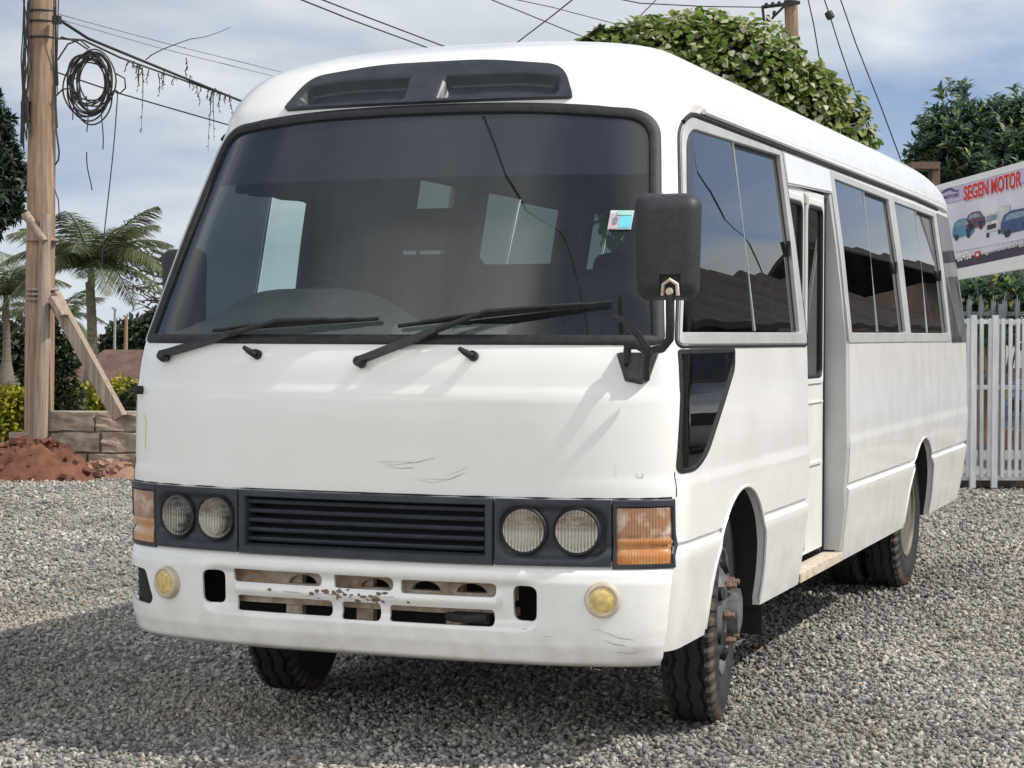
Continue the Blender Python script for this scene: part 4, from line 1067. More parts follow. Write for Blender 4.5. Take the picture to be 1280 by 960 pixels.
# loose crushed stone on top of the sheet: one object, nobody could count it
def gravel():
    tmpl = []
    for k in range(14):
        bm = bmesh.new()
        for i in range(10):
            d = rng.normal(size=3); d /= np.linalg.norm(d); bm.verts.new(tuple(d*rng.uniform(.75, 1)*np.array((1, .74, .46))))
        r_ = bmesh.ops.convex_hull(bm, input=bm.verts[:]); bmesh.ops.delete(bm, geom=[e for e in r_["geom_interior"] if isinstance(e, bmesh.types.BMVert)], context="VERTS")
        bmesh.ops.triangulate(bm, faces=bm.faces[:]); bm.verts.index_update()
        tmpl.append((np.array([v.co[:] for v in bm.verts]), np.array([[v.index for v in f.verts] for f in bm.faces]))); bm.free()
    P = []; SZ = []
    for d0, d1, dens, s0, s1 in ((5.6, 7.6, 2900, .009, .0235), (7.6, 10, 2000, .010, .025), (10, 14, 900, .012, .030), (14, 19.0, 330, .016, .034)):
        wl = .30*d1+3.4; n = int(dens*(d1-d0)*2*wl)
        D = rng.uniform(d0, d1, n); Lt = rng.uniform(-wl, wl, n); ok = np.abs(Lt)-(.30*D+.7) < 2.7*rng.uniform(0, 1, n)**2.2; D, Lt = D[ok], Lt[ok]
        x = CAM[0]+RT.x*Lt+FW.x*D; y = CAM[1]+RT.y*Lt+FW.y*D
        P.append(np.stack([x, y], 1)); SZ.append(s0+(s1-s0)*rng.power(1.0, len(x))**1.8)
    P = np.concatenate(P); SZ = np.concatenate(SZ); n = len(P)
    q = rng.normal(size=(n, 4)); q[:, 1:3] *= .45; q /= np.linalg.norm(q, axis=1)[:, None]
    w, x, y, z = q.T
    R = np.stack([1-2*(y*y+z*z), 2*(x*y-z*w), 2*(x*z+y*w), 2*(x*y+z*w), 1-2*(x*x+z*z), 2*(y*z-x*w), 2*(x*z-y*w), 2*(y*z+x*w), 1-2*(x*x+y*y)], 1).reshape(-1, 3, 3)
    Z = np.array([gz(a, b) for a, b in P])+SZ*.30
    which = rng.integers(0, len(tmpl), n); VV = []; FF = []; o = 0
    for k, (tv, tf) in enumerate(tmpl):
        I = np.where(which == k)[0]
        V = np.einsum("nij,vj->nvi", R[I], tv)*SZ[I][:, None, None]; V[:, :, 0] += P[I, 0][:, None]; V[:, :, 1] += P[I, 1][:, None]; V[:, :, 2] += Z[I][:, None]
        F = tf[None]+(np.arange(len(I))*len(tv))[:, None, None]+o; o += len(I)*len(tv); VV.append(V.reshape(-1, 3)); FF.append(F.reshape(-1, 3))
    m, nt, bs, out = newmat("crushed_stone"); gm = nt.nodes.new("ShaderNodeNewGeometry"); v = coord(nt)
    c = ramp(nt, gm.outputs["Random Per Island"], [(0, (.13, .13, .135)), (.18, (.21, .21, .215)), (.40, (.31, .305, .295)), (.60, (.41, .40, .38)), (.73, (.29, .27, .235)), (.86, (.52, .505, .47)), (.96, (.64, .62, .57)), (.99, (.36, .28, .23)), (1, (.36, .24, .18))])
    c = mixc(nt, ramp(nt, noise(nt, v, .8, 5, .62), [(.42, (0, 0, 0)), (.68, (.45,)*3)]), c, (.40, .34, .26))
    c = mixc(nt, ramp(nt, noise(nt, mapping(nt, v, (1, 1, 1), (5, 3, 0)), .45, 3, .6), [(.40, (.62,)*3), (.60, (1, 1, 1))]), (0, 0, 0), c, "MIX")
    c = mixc(nt, 1.0, c, (1.0, .985, .955), "MULTIPLY")
    nt.links.new(c, bs.inputs["Base Color"]); bs.inputs["Roughness"].default_value = .85; bs.inputs["Specular IOR Level"].default_value = .25
    o_ = npmesh("gravel", np.concatenate(VV), np.concatenate(FF), m); tag(o_, "loose grey crushed stone covering the yard", None, None, "stuff")
    print("stones", n)
gravel()

# ================================================================== foliage helpers
def leaf_template(kind):
    if kind == "heart":   # folded broad leaf
        V = np.array([(0, 0, 0), (.0, .55, -.06), (0, 1, -.22), (.42, .12, .10), (.5, .42, .06), (.26, .8, -.08), (-.42, .12, .10), (-.5, .42, .06), (-.26, .8, -.08)])
        F = np.array([(0, 3, 4), (0, 4, 1), (1, 4, 5), (1, 5, 2), (0, 6, 7), (0, 7, 1), (1, 7, 8), (1, 8, 2)])
        F[4:] = F[4:, ::-1]
    elif kind == "lance":
        V = np.array([(0, 0, 0), (.16, .4, .05), (0, 1, -.18), (-.16, .4, .05), (0, .45, -.02)]); F = np.array([(0, 1, 4), (4, 1, 2), (0, 4, 3), (4, 2, 3)])
    else:
        V = np.array([(0, 0, 0), (.3, .45, .05), (0, 1, -.1), (-.3, .45, .05)]); F = np.array([(0, 1, 2), (0, 2, 3)])
    return V, F
def leaves_mesh(P, Nrm, size, kind, droop=.5, jitter=.6):
    """P (n,3) positions, Nrm (n,3) outward directions"""
    n = len(P); tv, tf = leaf_template(kind)
    y = Nrm+rng.normal(size=(n, 3))*jitter; y[:, 2] -= droop; y /= np.linalg.norm(y, axis=1)[:, None]
    z = np.array([0, 0, 1.])+Nrm*.8+rng.normal(size=(n, 3))*.35; x = np.cross(y, z); x /= np.linalg.norm(x, axis=1)[:, None]+1e-9; z = np.cross(x, y)
    R = np.stack([x, y, z], 2); V = np.einsum("nij,vj->nvi", R, tv)*size[:, None, None]+P[:, None, :]
    F = tf[None]+(np.arange(n)*len(tv))[:, None, None]
    return V.reshape(-1, 3), F.reshape(-1, 3)
def blob_points(lobes, n, shell=.55):
    """points near the skins of overlapping ellipsoids (centre, radii)"""
    vol = np.array([l[1][0]*l[1][1]+l[1][0]*l[1][2] for l in lobes]); vol = vol/vol.sum(); P = []; N = []
    for (c, r), k in zip(lobes, vol):
        m = max(1, int(n*k)); d = rng.normal(size=(m, 3)); d /= np.linalg.norm(d, axis=1)[:, None]; t = 1-(1-shell)*rng.power(1.4, m)[:, None]**-1*0 - shell*rng.uniform(0, 1, (m, 1))**2*.8
        P.append(np.array(c)+d*np.array(r)*t); q = d/np.array(r); N.append(q/np.linalg.norm(q, axis=1)[:, None])
    return np.concatenate(P), np.concatenate(N)
def crown(name, lobes, n, size, kind, mat, parent, droop=.4, jitter=.6, shell=.55):
    P, N = blob_points(lobes, n, shell); s = size*rng.uniform(.6, 1.25, len(P)); V, F = leaves_mesh(P, N, s, kind, droop, jitter)
    return npmesh(name, V, F, mat, parent)
def limbs(name, base, tops, r0, mat, parent, wob=.12):
    mb = MB(); base = Vector(base); fork = None
    for i, t in enumerate(tops):
        t = Vector(t); k = 8; pts = []
        for j in range(k+1):
            u = j/k; p = base.lerp(t, u); p.x = base.x+(t.x-base.x)*u**1.6; p.y = base.y+(t.y-base.y)*u**1.6
            p += Vector((random.uniform(-1, 1), random.uniform(-1, 1), 0))*wob*u*(1-u); pts.append(p)
        mb.tube(pts, [r0*(1-.82*(j/k)**.8) for j in range(k+1)], 9)
    return mb.build(name, mat, parent, smooth=60)
M["bark"] = mottled("grey_brown_bark", (.07, .05, .035), (.17, .13, .10), 14, .9, .5, .02, stretch=(1, 1, .25))
M["ivy"] = leaf_mat("variegated_ivy_leaves", [(0, (.075, .125, .020)), (.25, (.13, .20, .035)), (.52, (.21, .29, .055)), (.68, (.30, .35, .10)), (.78, (.52, .53, .34)), (.93, (.66, .64, .50)), (1, (.34, .32, .14))], trans=.45, patch=(1.4, (.80, .84, .72)))
M["dark_leaf"] = leaf_mat("dark_glossy_leaves", [(0, (.055, .105, .078)), (.4, (.085, .150, .098)), (.75, (.12, .19, .10)), (.92, (.22, .29, .09)), (1, (.38, .40, .11))], trans=.45, patch=(.8, (.75, .8, .8)))
M["far_leaf"] = leaf_mat("hazy_far_leaves", [(0, (.030, .050, .030)), (.5, (.050, .075, .042)), (1, (.085, .11, .055))], patch=(.5, (.6, .65, .65)))
M["fir_leaf"] = leaf_mat("deep_green_needles", [(0, (.010, .025, .014)), (.6, (.022, .045, .024)), (1, (.05, .075, .035))], patch=(.9, (.6, .6, .65)))
M["shrub_leaf"] = leaf_mat("mixed_shrub_leaves", [(0, (.016, .030, .014)), (.5, (.035, .060, .022)), (.85, (.07, .09, .03)), (.93, (.14, .07, .05)), (1, (.20, .10, .08))], patch=(2.5, (.5, .55, .55)))
M["gold_leaf"] = leaf_mat("golden_hedge_leaves", [(0, (.14, .15, .012)), (.5, (.28, .27, .02)), (1, (.42, .38, .05))], patch=(2.0, (.55, .65, .5)))
M["palm_leaf"] = leaf_mat("palm_leaflets", [(0, (.055, .080, .040)), (.5, (.10, .135, .065)), (.85, (.16, .18, .09)), (1, (.28, .24, .14))], .5, .35)

# ---- ivy-laden tree behind the bus
def place_lobes(items, D0):
    """items: (px, py, radius_px_x, radius_px_y, depth offset)"""
    L = []
    for px, py, rx, ry, dd in items:
        D = D0+dd; L.append((tuple(at(px, py, D)), (rx*D/FPX, rx*D/FPX*.9, ry*D/FPX)))
    return L
D = 21.0
ivy = empty("creeper_covered_tree", gat(900, D)); tag(ivy, "rounded tree smothered in pale variegated creeper leaves rising behind the bus roof", "tree")
lob = place_lobes([(850, 85, 95, 66, 0), (770, 90, 55, 50, .2), (930, 100, 80, 76, -.3), (990, 140, 70, 66, -.2), (1040, 180, 54, 74, 0), (900, 170, 120, 90, 0), (800, 60, 50, 36, .1), (880, 45, 55, 30, 0), (1000, 240, 90, 90, 0), (870, 260, 120, 100, 0), (1065, 230, 36, 64, 0), (1010, 105, 30, 26, 0), (755, 60, 34, 22, 0)], D)
inv = Matrix.Translation(-ivy.location)
lob = [(tuple(Vector(c)-ivy.location), r) for c, r in lob]
crown("crown", lob, 30000, .078, "heart", M["ivy"], ivy, droop=.9, jitter=.65, shell=.45)
crown("loose_leaves", [(c, (r[0]*1.06, r[1]*1.06, r[2]*1.07)) for c, r in lob], 1500, .085, "heart", M["ivy"], ivy, droop=.5, jitter=.9, shell=.1)
limbs("trunk", (0, 0, 0), [tuple(Vector(c)*.97) for c, r in lob[:5]], .16, M["bark"], ivy)
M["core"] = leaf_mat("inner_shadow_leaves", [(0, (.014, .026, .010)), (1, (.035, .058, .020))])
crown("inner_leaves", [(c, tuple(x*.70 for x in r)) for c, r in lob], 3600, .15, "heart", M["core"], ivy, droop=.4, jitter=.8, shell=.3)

# ---- dark tree at the right, rosettes of narrow leaves
D = 31.0
dt = empty("broadleaf_tree", gat(1225, D)); tag(dt, "dark green tree with spiky shoots of narrow leaves above the sign at the right", "tree")
lob = place_lobes([(1190, 185, 45, 50, 0), (1235, 175, 50, 46, 0), (1280, 180, 50, 46, 0), (1172, 215, 34, 38, 0), (1215, 215, 60, 50, 0), (1265, 215, 60, 50, 0), (1330, 190, 60, 55, 0), (1185, 135, 13, 26, 0), (1207, 140, 14, 26, 0), (1248, 148, 17, 24, 0), (1277, 142, 17, 24, 0), (1165, 160, 12, 22, 0), (1158, 190, 14, 22, 0), (1145, 200, 12, 10, 0)], D)
lob = [(tuple(Vector(c)-dt.location), r) for c, r in lob]
def rosettes(name, lobes, nr, per, size, mat, parent, upk=.7):
    P, N = blob_points(lobes, nr, .5); PP = np.repeat(P, per, 0); NN = np.repeat(N, per, 0)
    ax = np.repeat(N*.6+np.array([0, 0, upk])+rng.normal(size=N.shape)*.25, per, 0); ax /= np.linalg.norm(ax, axis=1)[:, None]
    d = rng.normal(size=PP.shape); d -= ax*np.sum(d*ax, 1)[:, None]; d /= np.linalg.norm(d, axis=1)[:, None]
    dirs = d*.85+ax*.6; PP = PP+ax*rng.uniform(-.10, .16, (len(PP), 1))
    s = size*rng.uniform(.7, 1.2, len(PP)); tv, tf = leaf_template("lance"); n = len(PP)
    y = dirs/np.linalg.norm(dirs, axis=1)[:, None]; x = np.cross(y, ax+1e-3); x /= np.linalg.norm(x, axis=1)[:, None]+1e-9; z = np.cross(x, y)
    R = np.stack([x, y, z], 2); V = np.einsum("nij,vj->nvi", R, tv)*s[:, None, None]+PP[:, None, :]; F = tf[None]+(np.arange(n)*len(tv))[:, None, None]
    return npmesh(name, V.reshape(-1, 3), F.reshape(-1, 3), mat, parent)
rosettes("crown", lob, 1000, 15, .17, M["dark_leaf"], dt)
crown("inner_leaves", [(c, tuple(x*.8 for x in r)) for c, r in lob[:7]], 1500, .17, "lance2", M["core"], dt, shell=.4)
limbs("trunk", (0, 0, 0), [tuple(Vector(c)) for c, r in lob[:7]], .22, M["bark"], dt)

# ---- tall dark tree cut by the left edge
D = 48.0
lt = empty("conifer_tree", gat(-65, D)); tag(lt, "tall dark evergreen tree cut off by the left edge of the photo, behind the pole", "tree")
lob = place_lobes([(-50, 160, 62, 38, 0), (-60, 215, 88, 50, 0), (-50, 255, 76, 36, 0), (-15, 190, 34, 30, 0), (-8, 235, 36, 26, 0), (-30, 275, 36, 20, 0), (-45, 135, 45, 26, 0), (2, 215, 28, 26, 0)], D)
lob = [(tuple(Vector(c)-lt.location), r) for c, r in lob]
rosettes("crown", lob, 1700, 12, .26, M["fir_leaf"], lt, .3)
limbs("trunk", (0, 0, 0), [tuple(Vector(c)) for c, r in lob[:4]], .3, M["bark"], lt)

# ---- palms
def frond(mb_rachis, base, az, L, lift, droop, rc):
    base = Vector(base); d = Vector((math.cos(az), math.sin(az), 0)); pts = []; P = []; dirs = []
    n = 16
    for i in range(n+1):
        u = i/n; p = base+d*(L*u*math.cos(lift*.6))+Vector((0, 0, L*(math.sin(lift)*u-droop*u*u))); pts.append(p)
    mb_rachis.tube(pts, [.022*(1-.8*i/n) for i in range(n+1)], 5)
    V = []; F = []
    for i in range(3, n*6):
        u = i/(n*6); k = u*n; a = pts[int(k)].lerp(pts[min(n, int(k)+1)], k-int(k)); tg = (pts[min(n, int(k)+1)]-pts[int(k)]).normalized(); sd = tg.cross(Vector((0, 0, 1))).normalized(); nz = sd.cross(tg)
        ll = L*.30*(math.sin(PI*min(1, u*.93+.10))**.6)
        for s in (-1, 1):
            o = (sd*s*(.85+random.uniform(-.1, .1))+tg*.65+nz*random.uniform(.05, .35)-Vector((0, 0, .42+random.uniform(0, .25)))).normalized()*ll
            wv = tg*.011; b = len(V); mid = a+o*.5+nz*.02*ll
            V += [a-wv*.5, a+wv*.5, mid+wv, mid-wv, a+o-Vector((0, 0, .12*ll))]; F += [(b, b+1, b+2), (b, b+2, b+3), (b+3, b+2, b+4)]
    return V, F
def palm(name, label, px, D, base_py, crown_py, L, nf, r0, group=None, bulge=True):
    b = gat(px, D); t = empty(name, b); tag(t, label, "palm", group)
    hgt = at(px, crown_py, D).z
    mb = MB(); prof = []; k = 40; pts = []; rs = []
    for i in range(k+1):
        u = i/k; pts.append(Vector((.05*math.sin(3*u), 0, hgt*.92*u))); rs.append(r0*(1+1.1*math.exp(-((u-.10)/.20)**2) if bulge else 1)*(1-.25*u)*(1+.05*(i % 2)))
    mb.tube(pts, rs, 14); mb.build("trunk", M["palm_trunk"], t, smooth=50)
    cs = MB(); cs.tube([(.04, 0, hgt*.88), (.04, 0, hgt*.96), (.03, 0, hgt*1.06)], [r0*.62, r0*.66, r0*.3], 12); cs.build("crownshaft", M["palm_shaft"], t, smooth=50)
    VV, FF = [], []; rc = MB()
    for i in range(nf):
        az = 2*PI*i*.382+random.uniform(-.2, .2); u = i/nf
        V, F = frond(rc, (.03, 0, hgt*1.02), az, L*random.uniform(.85, 1.1), 1.35-1.0*u, .42+.55*u, None)
        o = len(VV); VV += [tuple(v) for v in V]; FF += [tuple(a+o for a in f) for f in F]
    fr = npmesh("fronds", np.array(VV), np.array(FF), M["palm_leaf"], t); rc.build("frond_stems", M["palm_shaft"], t)
    return t
M["palm_trunk"] = mottled("ringed_palm_trunk", (.10, .085, .065), (.22, .19, .15), 10, .85, .3, .01, stretch=(.4, .4, 6))
M["palm_shaft"] = mottled("green_palm_shaft", (.10, .12, .05), (.20, .19, .09), 6, .6, .1, .005, stretch=(3, 3, .4))
palm("palm_tree", "feathery palm tree with arching fronds just right of the wooden pole", 112, 32.0, 520, 338, 1.75, 22, .095)
palm("palm_tree", "shorter palm tree at the far left edge behind the pole", 6, 44.0, 500, 372, 1.9, 18, .10)
palm("palm_tree", "small distant palm between the wooden pole and the larger palm", 66, 52.0, 480, 405, 1.7, 14, .10)

# ================================================================== left side: pole, brace, wall, mound
def wood(name, a, b): return mottled(name, a, b, 5, .85, .35, .006, stretch=(7, 7, .35), detail=7)
M["pole"] = wood("weathered_brown_pole", (.20, .125, .080), (.40, .285, .20))
M["plank"] = wood("grey_weathered_timber", (.20, .15, .115), (.40, .32, .25))
M["wire"] = flat("black_cable", (.018, .018, .02), .6)
M["wire_pale"] = flat("grey_cable", (.30, .31, .32), .6)
D = 19.0
def sc(px, D): return px*D/FPX
top = at(57, -330, D); bas = at(48, 560, D); bas.z = 0
pole = empty("utility_pole", (bas.x, bas.y, 0)); tag(pole, "thick brown wooden utility pole at the left wrapped with black cables", "utility pole")
dl = top-Vector((bas.x, bas.y, 0))
mb = MB(); mb.tube([dl*k for k in np.linspace(0, 1, 14)], [sc(17.5, D)+.005*math.sin(k*9) for k in np.linspace(0, 1, 14)], 20); mb.build("pole_shaft", M["pole"], pole, smooth=60)
def pp(px, py, dd=0): return at(px, py, D+dd)-pole.location
mb = MB(); st = [pp(48, 575, -.20), pp(53, 470, -.20), pp(57, 260, -.19)]; mb.tube([pp(49, 575, -.22), pp(54, 430, -.22), pp(57, 268, -.19)], [sc(9.5, D), sc(8.5, D), sc(7, D)], 10); mb.build("splint_post", M["plank"], pole, smooth=50)
mb = MB(); mb.tube([pp(32, 268, -.15), pp(48, 290, -.22), pp(56, 302, -.26)], [sc(6, D), sc(5.5, D), sc(4.5, D)], 8); mb.build("peg", M["plank"], pole, smooth=50)
mb = MB()
for py in (362, 368, 374, 300): mb.lathe([(sc(20, D), -.012), (sc(20.6, D), 0), (sc(20, D), .012)], 18, Matrix.Translation(pp(53, py, -.06)) @ Matrix.Rotation(PI/2, 4, "Y"))
mb.build("strap", M["plank"], pole, smooth=40)
br = empty("timber_brace", tuple(gat(150, D-.1))); tag(br, "slanting squared timber propping the wooden pole against the stone wall", "timber prop")
mb = MB(); mb.bar(at(66, 368, D-.15)-br.location, at(150, 522, D-.25)-br.location, sc(15, D), sc(15, D)); mb.bar(at(66, 372, D-.26)-br.location, at(80, 395, D-.3)-br.location, sc(16, D), .05); mb.build("beam", M["plank"], br)
# cable clutter fixed to the pole
def sag(a, b, s=.0, n=14):
    a, b = Vector(a), Vector(b); return [a.lerp(b, i/n)-Vector((0, 0, s*4*(i/n)*(1-i/n))) for i in range(n+1)]
mb = MB()
def wob_line(p, r, n=5):
    mb.tube(p, r, n)
for k in range(9):
    x0 = random.uniform(28, 36); ys = [random.uniform(-20, 10)+45*i for i in range(5)]
    wob_line([pp(x0+random.uniform(-6, 4), y, -.15) for y in ys], .007)
for k in range(6):
    wob_line([pp(68+random.uniform(-3, 6), -10+random.uniform(0, 20)+i*55, -.2) for i in range(int(random.uniform(3, 5)))], .006)
wob_line([pp(36, 95, -.2), pp(33, 125, -.2), pp(36, 150, -.22)], .008); wob_line([pp(70, 120, -.2), pp(70, 160, -.22), pp(74, 190, -.22), pp(73, 200, -.2), pp(69, 206, -.2)], .009)
wob_line([pp(56, 55, -.24), pp(66, 90, -.26), pp(70, 140, -.22)], .006); wob_line([pp(68, 236, -.2), pp(73, 250, -.2), pp(75, 285, -.15)], .006)
wob_line([pp(-10, 238, 0), pp(34, 238, -.1)], .012)
for py in (15, 28, 48): mb.lathe([(sc(18.2, D), -.01), (sc(18.8, D), 0), (sc(18.2, D), .01)], 18, Matrix.Translation(pp(52, py, 0)) @ Matrix.Rotation(PI/2, 4, "Y"))
mb.build("cable_bundle", M["wire"], pole, smooth=60)
mb = MB(); mb.box(pp(32, 140, -.1), (.07, .06, .21)); mb.build("junction_box", M["black_rubber"], pole)
mb = MB(); mb.box(pp(71, 25, -.15), (.07, .06, .08)); mb.build("cable_clamp", M["black_rubber"], pole)
# coil of spare cable
coil = empty("cable_coil", tuple(at(115, 100, D-.1))); tag(coil, "tangled coil of black cable hanging from the line beside the pole", "cable coil")
mb = MB()
def cp(px, py, dd=0): return at(px, py, D-.1+dd)-coil.location
for k in range(15):
    cx, cy = 115+random.uniform(-6, 5), 100+random.uniform(-5, 6); rx, ry = random.uniform(17, 31), random.uniform(27, 40); ph = random.uniform(0, 6.28); tl = random.uniform(-.35, .2)
    if k > 9: cx, cy, rx, ry = 112+random.uniform(-8, 4), 108+random.uniform(-4, 8), random.uniform(24, 34), random.uniform(34, 44)
    pts = []
    for i in range(31):
        a = ph+2*PI*i/30*1.02; x, y = rx*math.cos(a), ry*math.sin(a)+1.5*math.sin(3*a+k); pts.append(cp(cx+x*math.cos(tl)-y*math.sin(tl), cy+x*math.sin(tl)+y*math.cos(tl), random.uniform(-.01, .01)+.02*k/15))
    mb.tube(pts, .0085, 5)
for (pts) in ([(76, 46), (95, 52), (110, 62)], [(72, 75), (85, 55), (100, 50), (112, 60)], [(70, 120), (78, 112), (88, 110), (98, 118)], [(145, 92), (156, 98), (157, 110), (150, 117), (144, 112)]):
    mb.tube([cp(*p) for p in pts], .0085, 5)
mb.build("loops", M["wire"], coil, smooth=60)
mb = MB()
for x0, y0, y1, x1 in ((128, 130, 187, 128), (147, 115, 330, 128), (109, 120, 165, 109), (108, 190, 238, 114), (90, 115, 150, 92)):
    ph_ = random.uniform(0, 6); mb.tube([cp(x0+(x1-x0)*u+1.1*math.sin(5*u+ph_), y0+(y1-y0)*u) for u in np.linspace(0, 1, 18)], .006, 5)
mb.build("loose_ends", M["wire"], coil, smooth=60)

def cable(name, label, pts, r, mat="wire", s=0, group=None, extra=None):
    """pts: (px, py, D)"""
    P = [at(*p) for p in pts]
    if pts[0][1] < 0 or pts[-1][1] < 0 or name == "stay_wire" or "wire" in label:   # the line runs on beyond the picture
        if pts[0][1] < 0: P = [P[0]+(P[0]-P[1]).normalized()*14]+P
        if pts[-1][1] < 0: P = P+[P[-1]+(P[-1]-P[-2]).normalized()*14]
    o = P[0]; mb = MB(); L = []
    for a, b in zip(P[:-1], P[1:]): L += sag(a-o, b-o, s, 14)[:(None if b is P[-1] else -1)]
    mb.tube(L, r, 6)
    if extra: extra(mb, o)
    c = mb.build(name, M[mat], None, smooth=60, loc=o); tag(c, label, "cable", group); return c
cable("power_cable", "thick black cable running from the pole past the coil to behind the bus", [(70, 22, 19), (110, 48, 19.4), (200, 85, 21), (308, 129, 24), (420, 170, 30)], .016)
cable("power_cable", "black cable just under the thick one, draped with dry moss", [(72, 48, 19), (104, 50, 19.3), (150, 72, 20), (200, 90, 21), (305, 127, 24), (420, 172, 30)], .011)
cable("power_cable", "thin cable crossing below the coil towards the windscreen corner", [(70, 90, 19), (150, 117, 20), (285, 156, 23), (380, 185, 27)], .009)
cable("power_cable", "upper of two pale thin wires above the coil", [(75, 18, 19), (200, 52, 22), (360, 92, 28), (460, 118, 34)], .007, "wire_pale")
cable("power_cable", "lower of two pale thin wires above the coil", [(75, 24, 19), (200, 60, 22), (350, 97, 28), (450, 122, 34)], .006, "wire_pale")
cable("power_cable", "left one of two parallel wires above the left part of the bus roof", [(340, -15, 26), (440, 25, 30), (530, 58, 34), (610, 90, 38)], .013)
cable("power_cable", "right one of two parallel wires above the left part of the bus roof", [(365, -15, 26), (450, 18, 30), (550, 56, 34), (640, 90, 38)], .013)
cable("power_cable", "straight wire slanting up to the right above the middle of the bus roof", [(640, 58, 30), (690, 20, 28), (730, -12, 26)], .011)
cable("power_cable", "wire slanting down to the creeper-covered tree from the top edge", [(590, -10, 30), (650, 14, 32), (716, 41, 35), (790, 70, 38)], .010)
cable("power_cable", "shallow wire just above the creeper-covered tree", [(610, -8, 30), (690, 9, 33), (770, 30, 36), (850, 52, 38)], .008)
cable("power_cable", "short wire crossing above the top of the creeper-covered tree", [(775, 45, 30), (812, 8, 29), (830, -10, 28)], .008)
cable("power_cable", "wire ending at the insulators of the right-hand pole", [(720, -12, 29), (800, 4, 29.6), (880, 8, 30), (952, 9, 30.4)], .010)
cable("stay_wire", "left stay wire right of the far pole, thin and plain", [(1008, -10, 27), (1017, 30, 27), (1028, 95, 27), (1042, 170, 27)], .009)
def ins(mb, o): p = at(1037, 19, 27)-o; mb.lathe([(.02, -.06), (.055, -.05), (.06, 0), (.055, .05), (.02, .06)], 12, Matrix.Translation(p) @ Matrix.Rotation(math.radians(62), 4, "Y"))
cable("stay_wire", "middle stay wire carrying a small black insulator", [(1026, -14, 27), (1037, 19, 27), (1050, 60, 27), (1074, 130, 27), (1095, 190, 27)], .009, extra=ins)
cable("stay_wire", "longest stay wire running down towards the dark tree", [(1046, -14, 27), (1070, 55, 27), (1098, 125, 27), (1128, 205, 27), (1150, 255, 27)], .009)
# dry moss hanging from the cables
mo = MB(); o0 = at(200, 100, 21)
def moss(px, py, D_, ln):
    ph_ = random.uniform(0, 6); am = random.uniform(.6, 2.2); p = [at(px+am*math.sin(3.5*u+ph_)-am*math.sin(ph_)+random.uniform(-.25, .25), py+ln*u, D_)-o0 for u in np.linspace(0, 1, 12)]; mo.tube(p, [.0065*(1-.75*u) for u in np.linspace(0, 1, 12)], 4)
    for u in np.linspace(.1, .95, 6):
        a = p[int(u*11)]; b = a+Vector((random.uniform(-.035, .035), 0, random.uniform(-.05, .0))); mo.tube([a, a.lerp(b, .6), b], [.006, .005, .002], 4)
for k in range(20):
    px = random.uniform(160, 300); Dk = 20+(px-150)/155*4; base = 73+(px-150)*.36
    moss(px, base-random.uniform(0, 6), Dk, random.choice((8, 12, 18, 26)))
for px, ln in ((266, 60), (264, 74), (178, 84), (172, 34), (198, 30), (186, 20)): moss(px, 74+(px-150)*.36, 20+(px-150)/155*4, ln)
for px, y in ((232, 72), (234, 82), (238, 94)): moss(px, y, 22, 14)
mo.tube([at(182+106*u, 75-26*min(1, u*1.9)**.7-15*max(0, u-.45)**2/.3-.0*u, 21.5)-o0 for u in np.linspace(0, 1, 16)], [.007*(1-.6*u) for u in np.linspace(0, 1, 16)], 4)
mo = mo.build("hanging_moss", flat("dry_dark_moss", (.05, .048, .04), .9), None, loc=o0); tag(mo, "dry dark strands of moss dangling from the cables left of the bus", "moss", None, "stuff")

# stone block wall
M["stone"] = mottled("rough_brown_stone", (.24, .18, .135), (.44, .36, .29), 9, .95, .8, .03, detail=8)
M["mortar"] = mottled("grey_mortar", (.34, .30, .26), (.46, .42, .37), 30, .95, .4, .01)
D = 18.9
wa = gat(50, D); wall = empty("stone_wall", wa); tag(wall, "low rough stone block wall behind the pole foot", "wall")
M["laterite"] = mottled("red_laterite_soil", (.095, .036, .022), (.19, .080, .050), 7, .95, .7, .03, detail=8)
mm = MB(); mm.box(RT*2.1+FW*.085+Vector((0, 0, .30)), (4.25, .19, .60), Matrix((RT, FW, UPV)).transposed()); mm.build("mortar_core", M["mortar"], wall)
bl = MB(); Rw = Matrix((RT, FW, UPV)).transposed()
z = .0; row = 0
for hgt in (.20, .205, .195):
    x = -.05-(.25 if row % 2 else 0)
    while x < 4.25:
        Lb = random.uniform(.36, .62); c = RT*(x+Lb/2)+FW*random.uniform(.02, .05)+Vector((0, 0, z+hgt/2))
        bm = bmesh.new(); bmesh.ops.create_cube(bm, size=1); bmesh.ops.scale(bm, vec=(Lb-.025, .20, hgt-.022), verts=bm.verts); bmesh.ops.subdivide_edges(bm, edges=bm.edges[:], cuts=3, use_grid_fill=True)
        for v in bm.verts: v.co += Vector((random.uniform(-.010, .010), random.uniform(-.018, .018), random.uniform(-.009, .009)))
        bm.verts.index_update(); vs = [Rw @ v.co+c for v in bm.verts]; fs = [tuple(v.index for v in f.verts) for f in bm.faces]; bm.free(); bl.add(vs, fs); x += Lb
    z += hgt; row += 1
bl.build("blocks", M["stone"], wall)
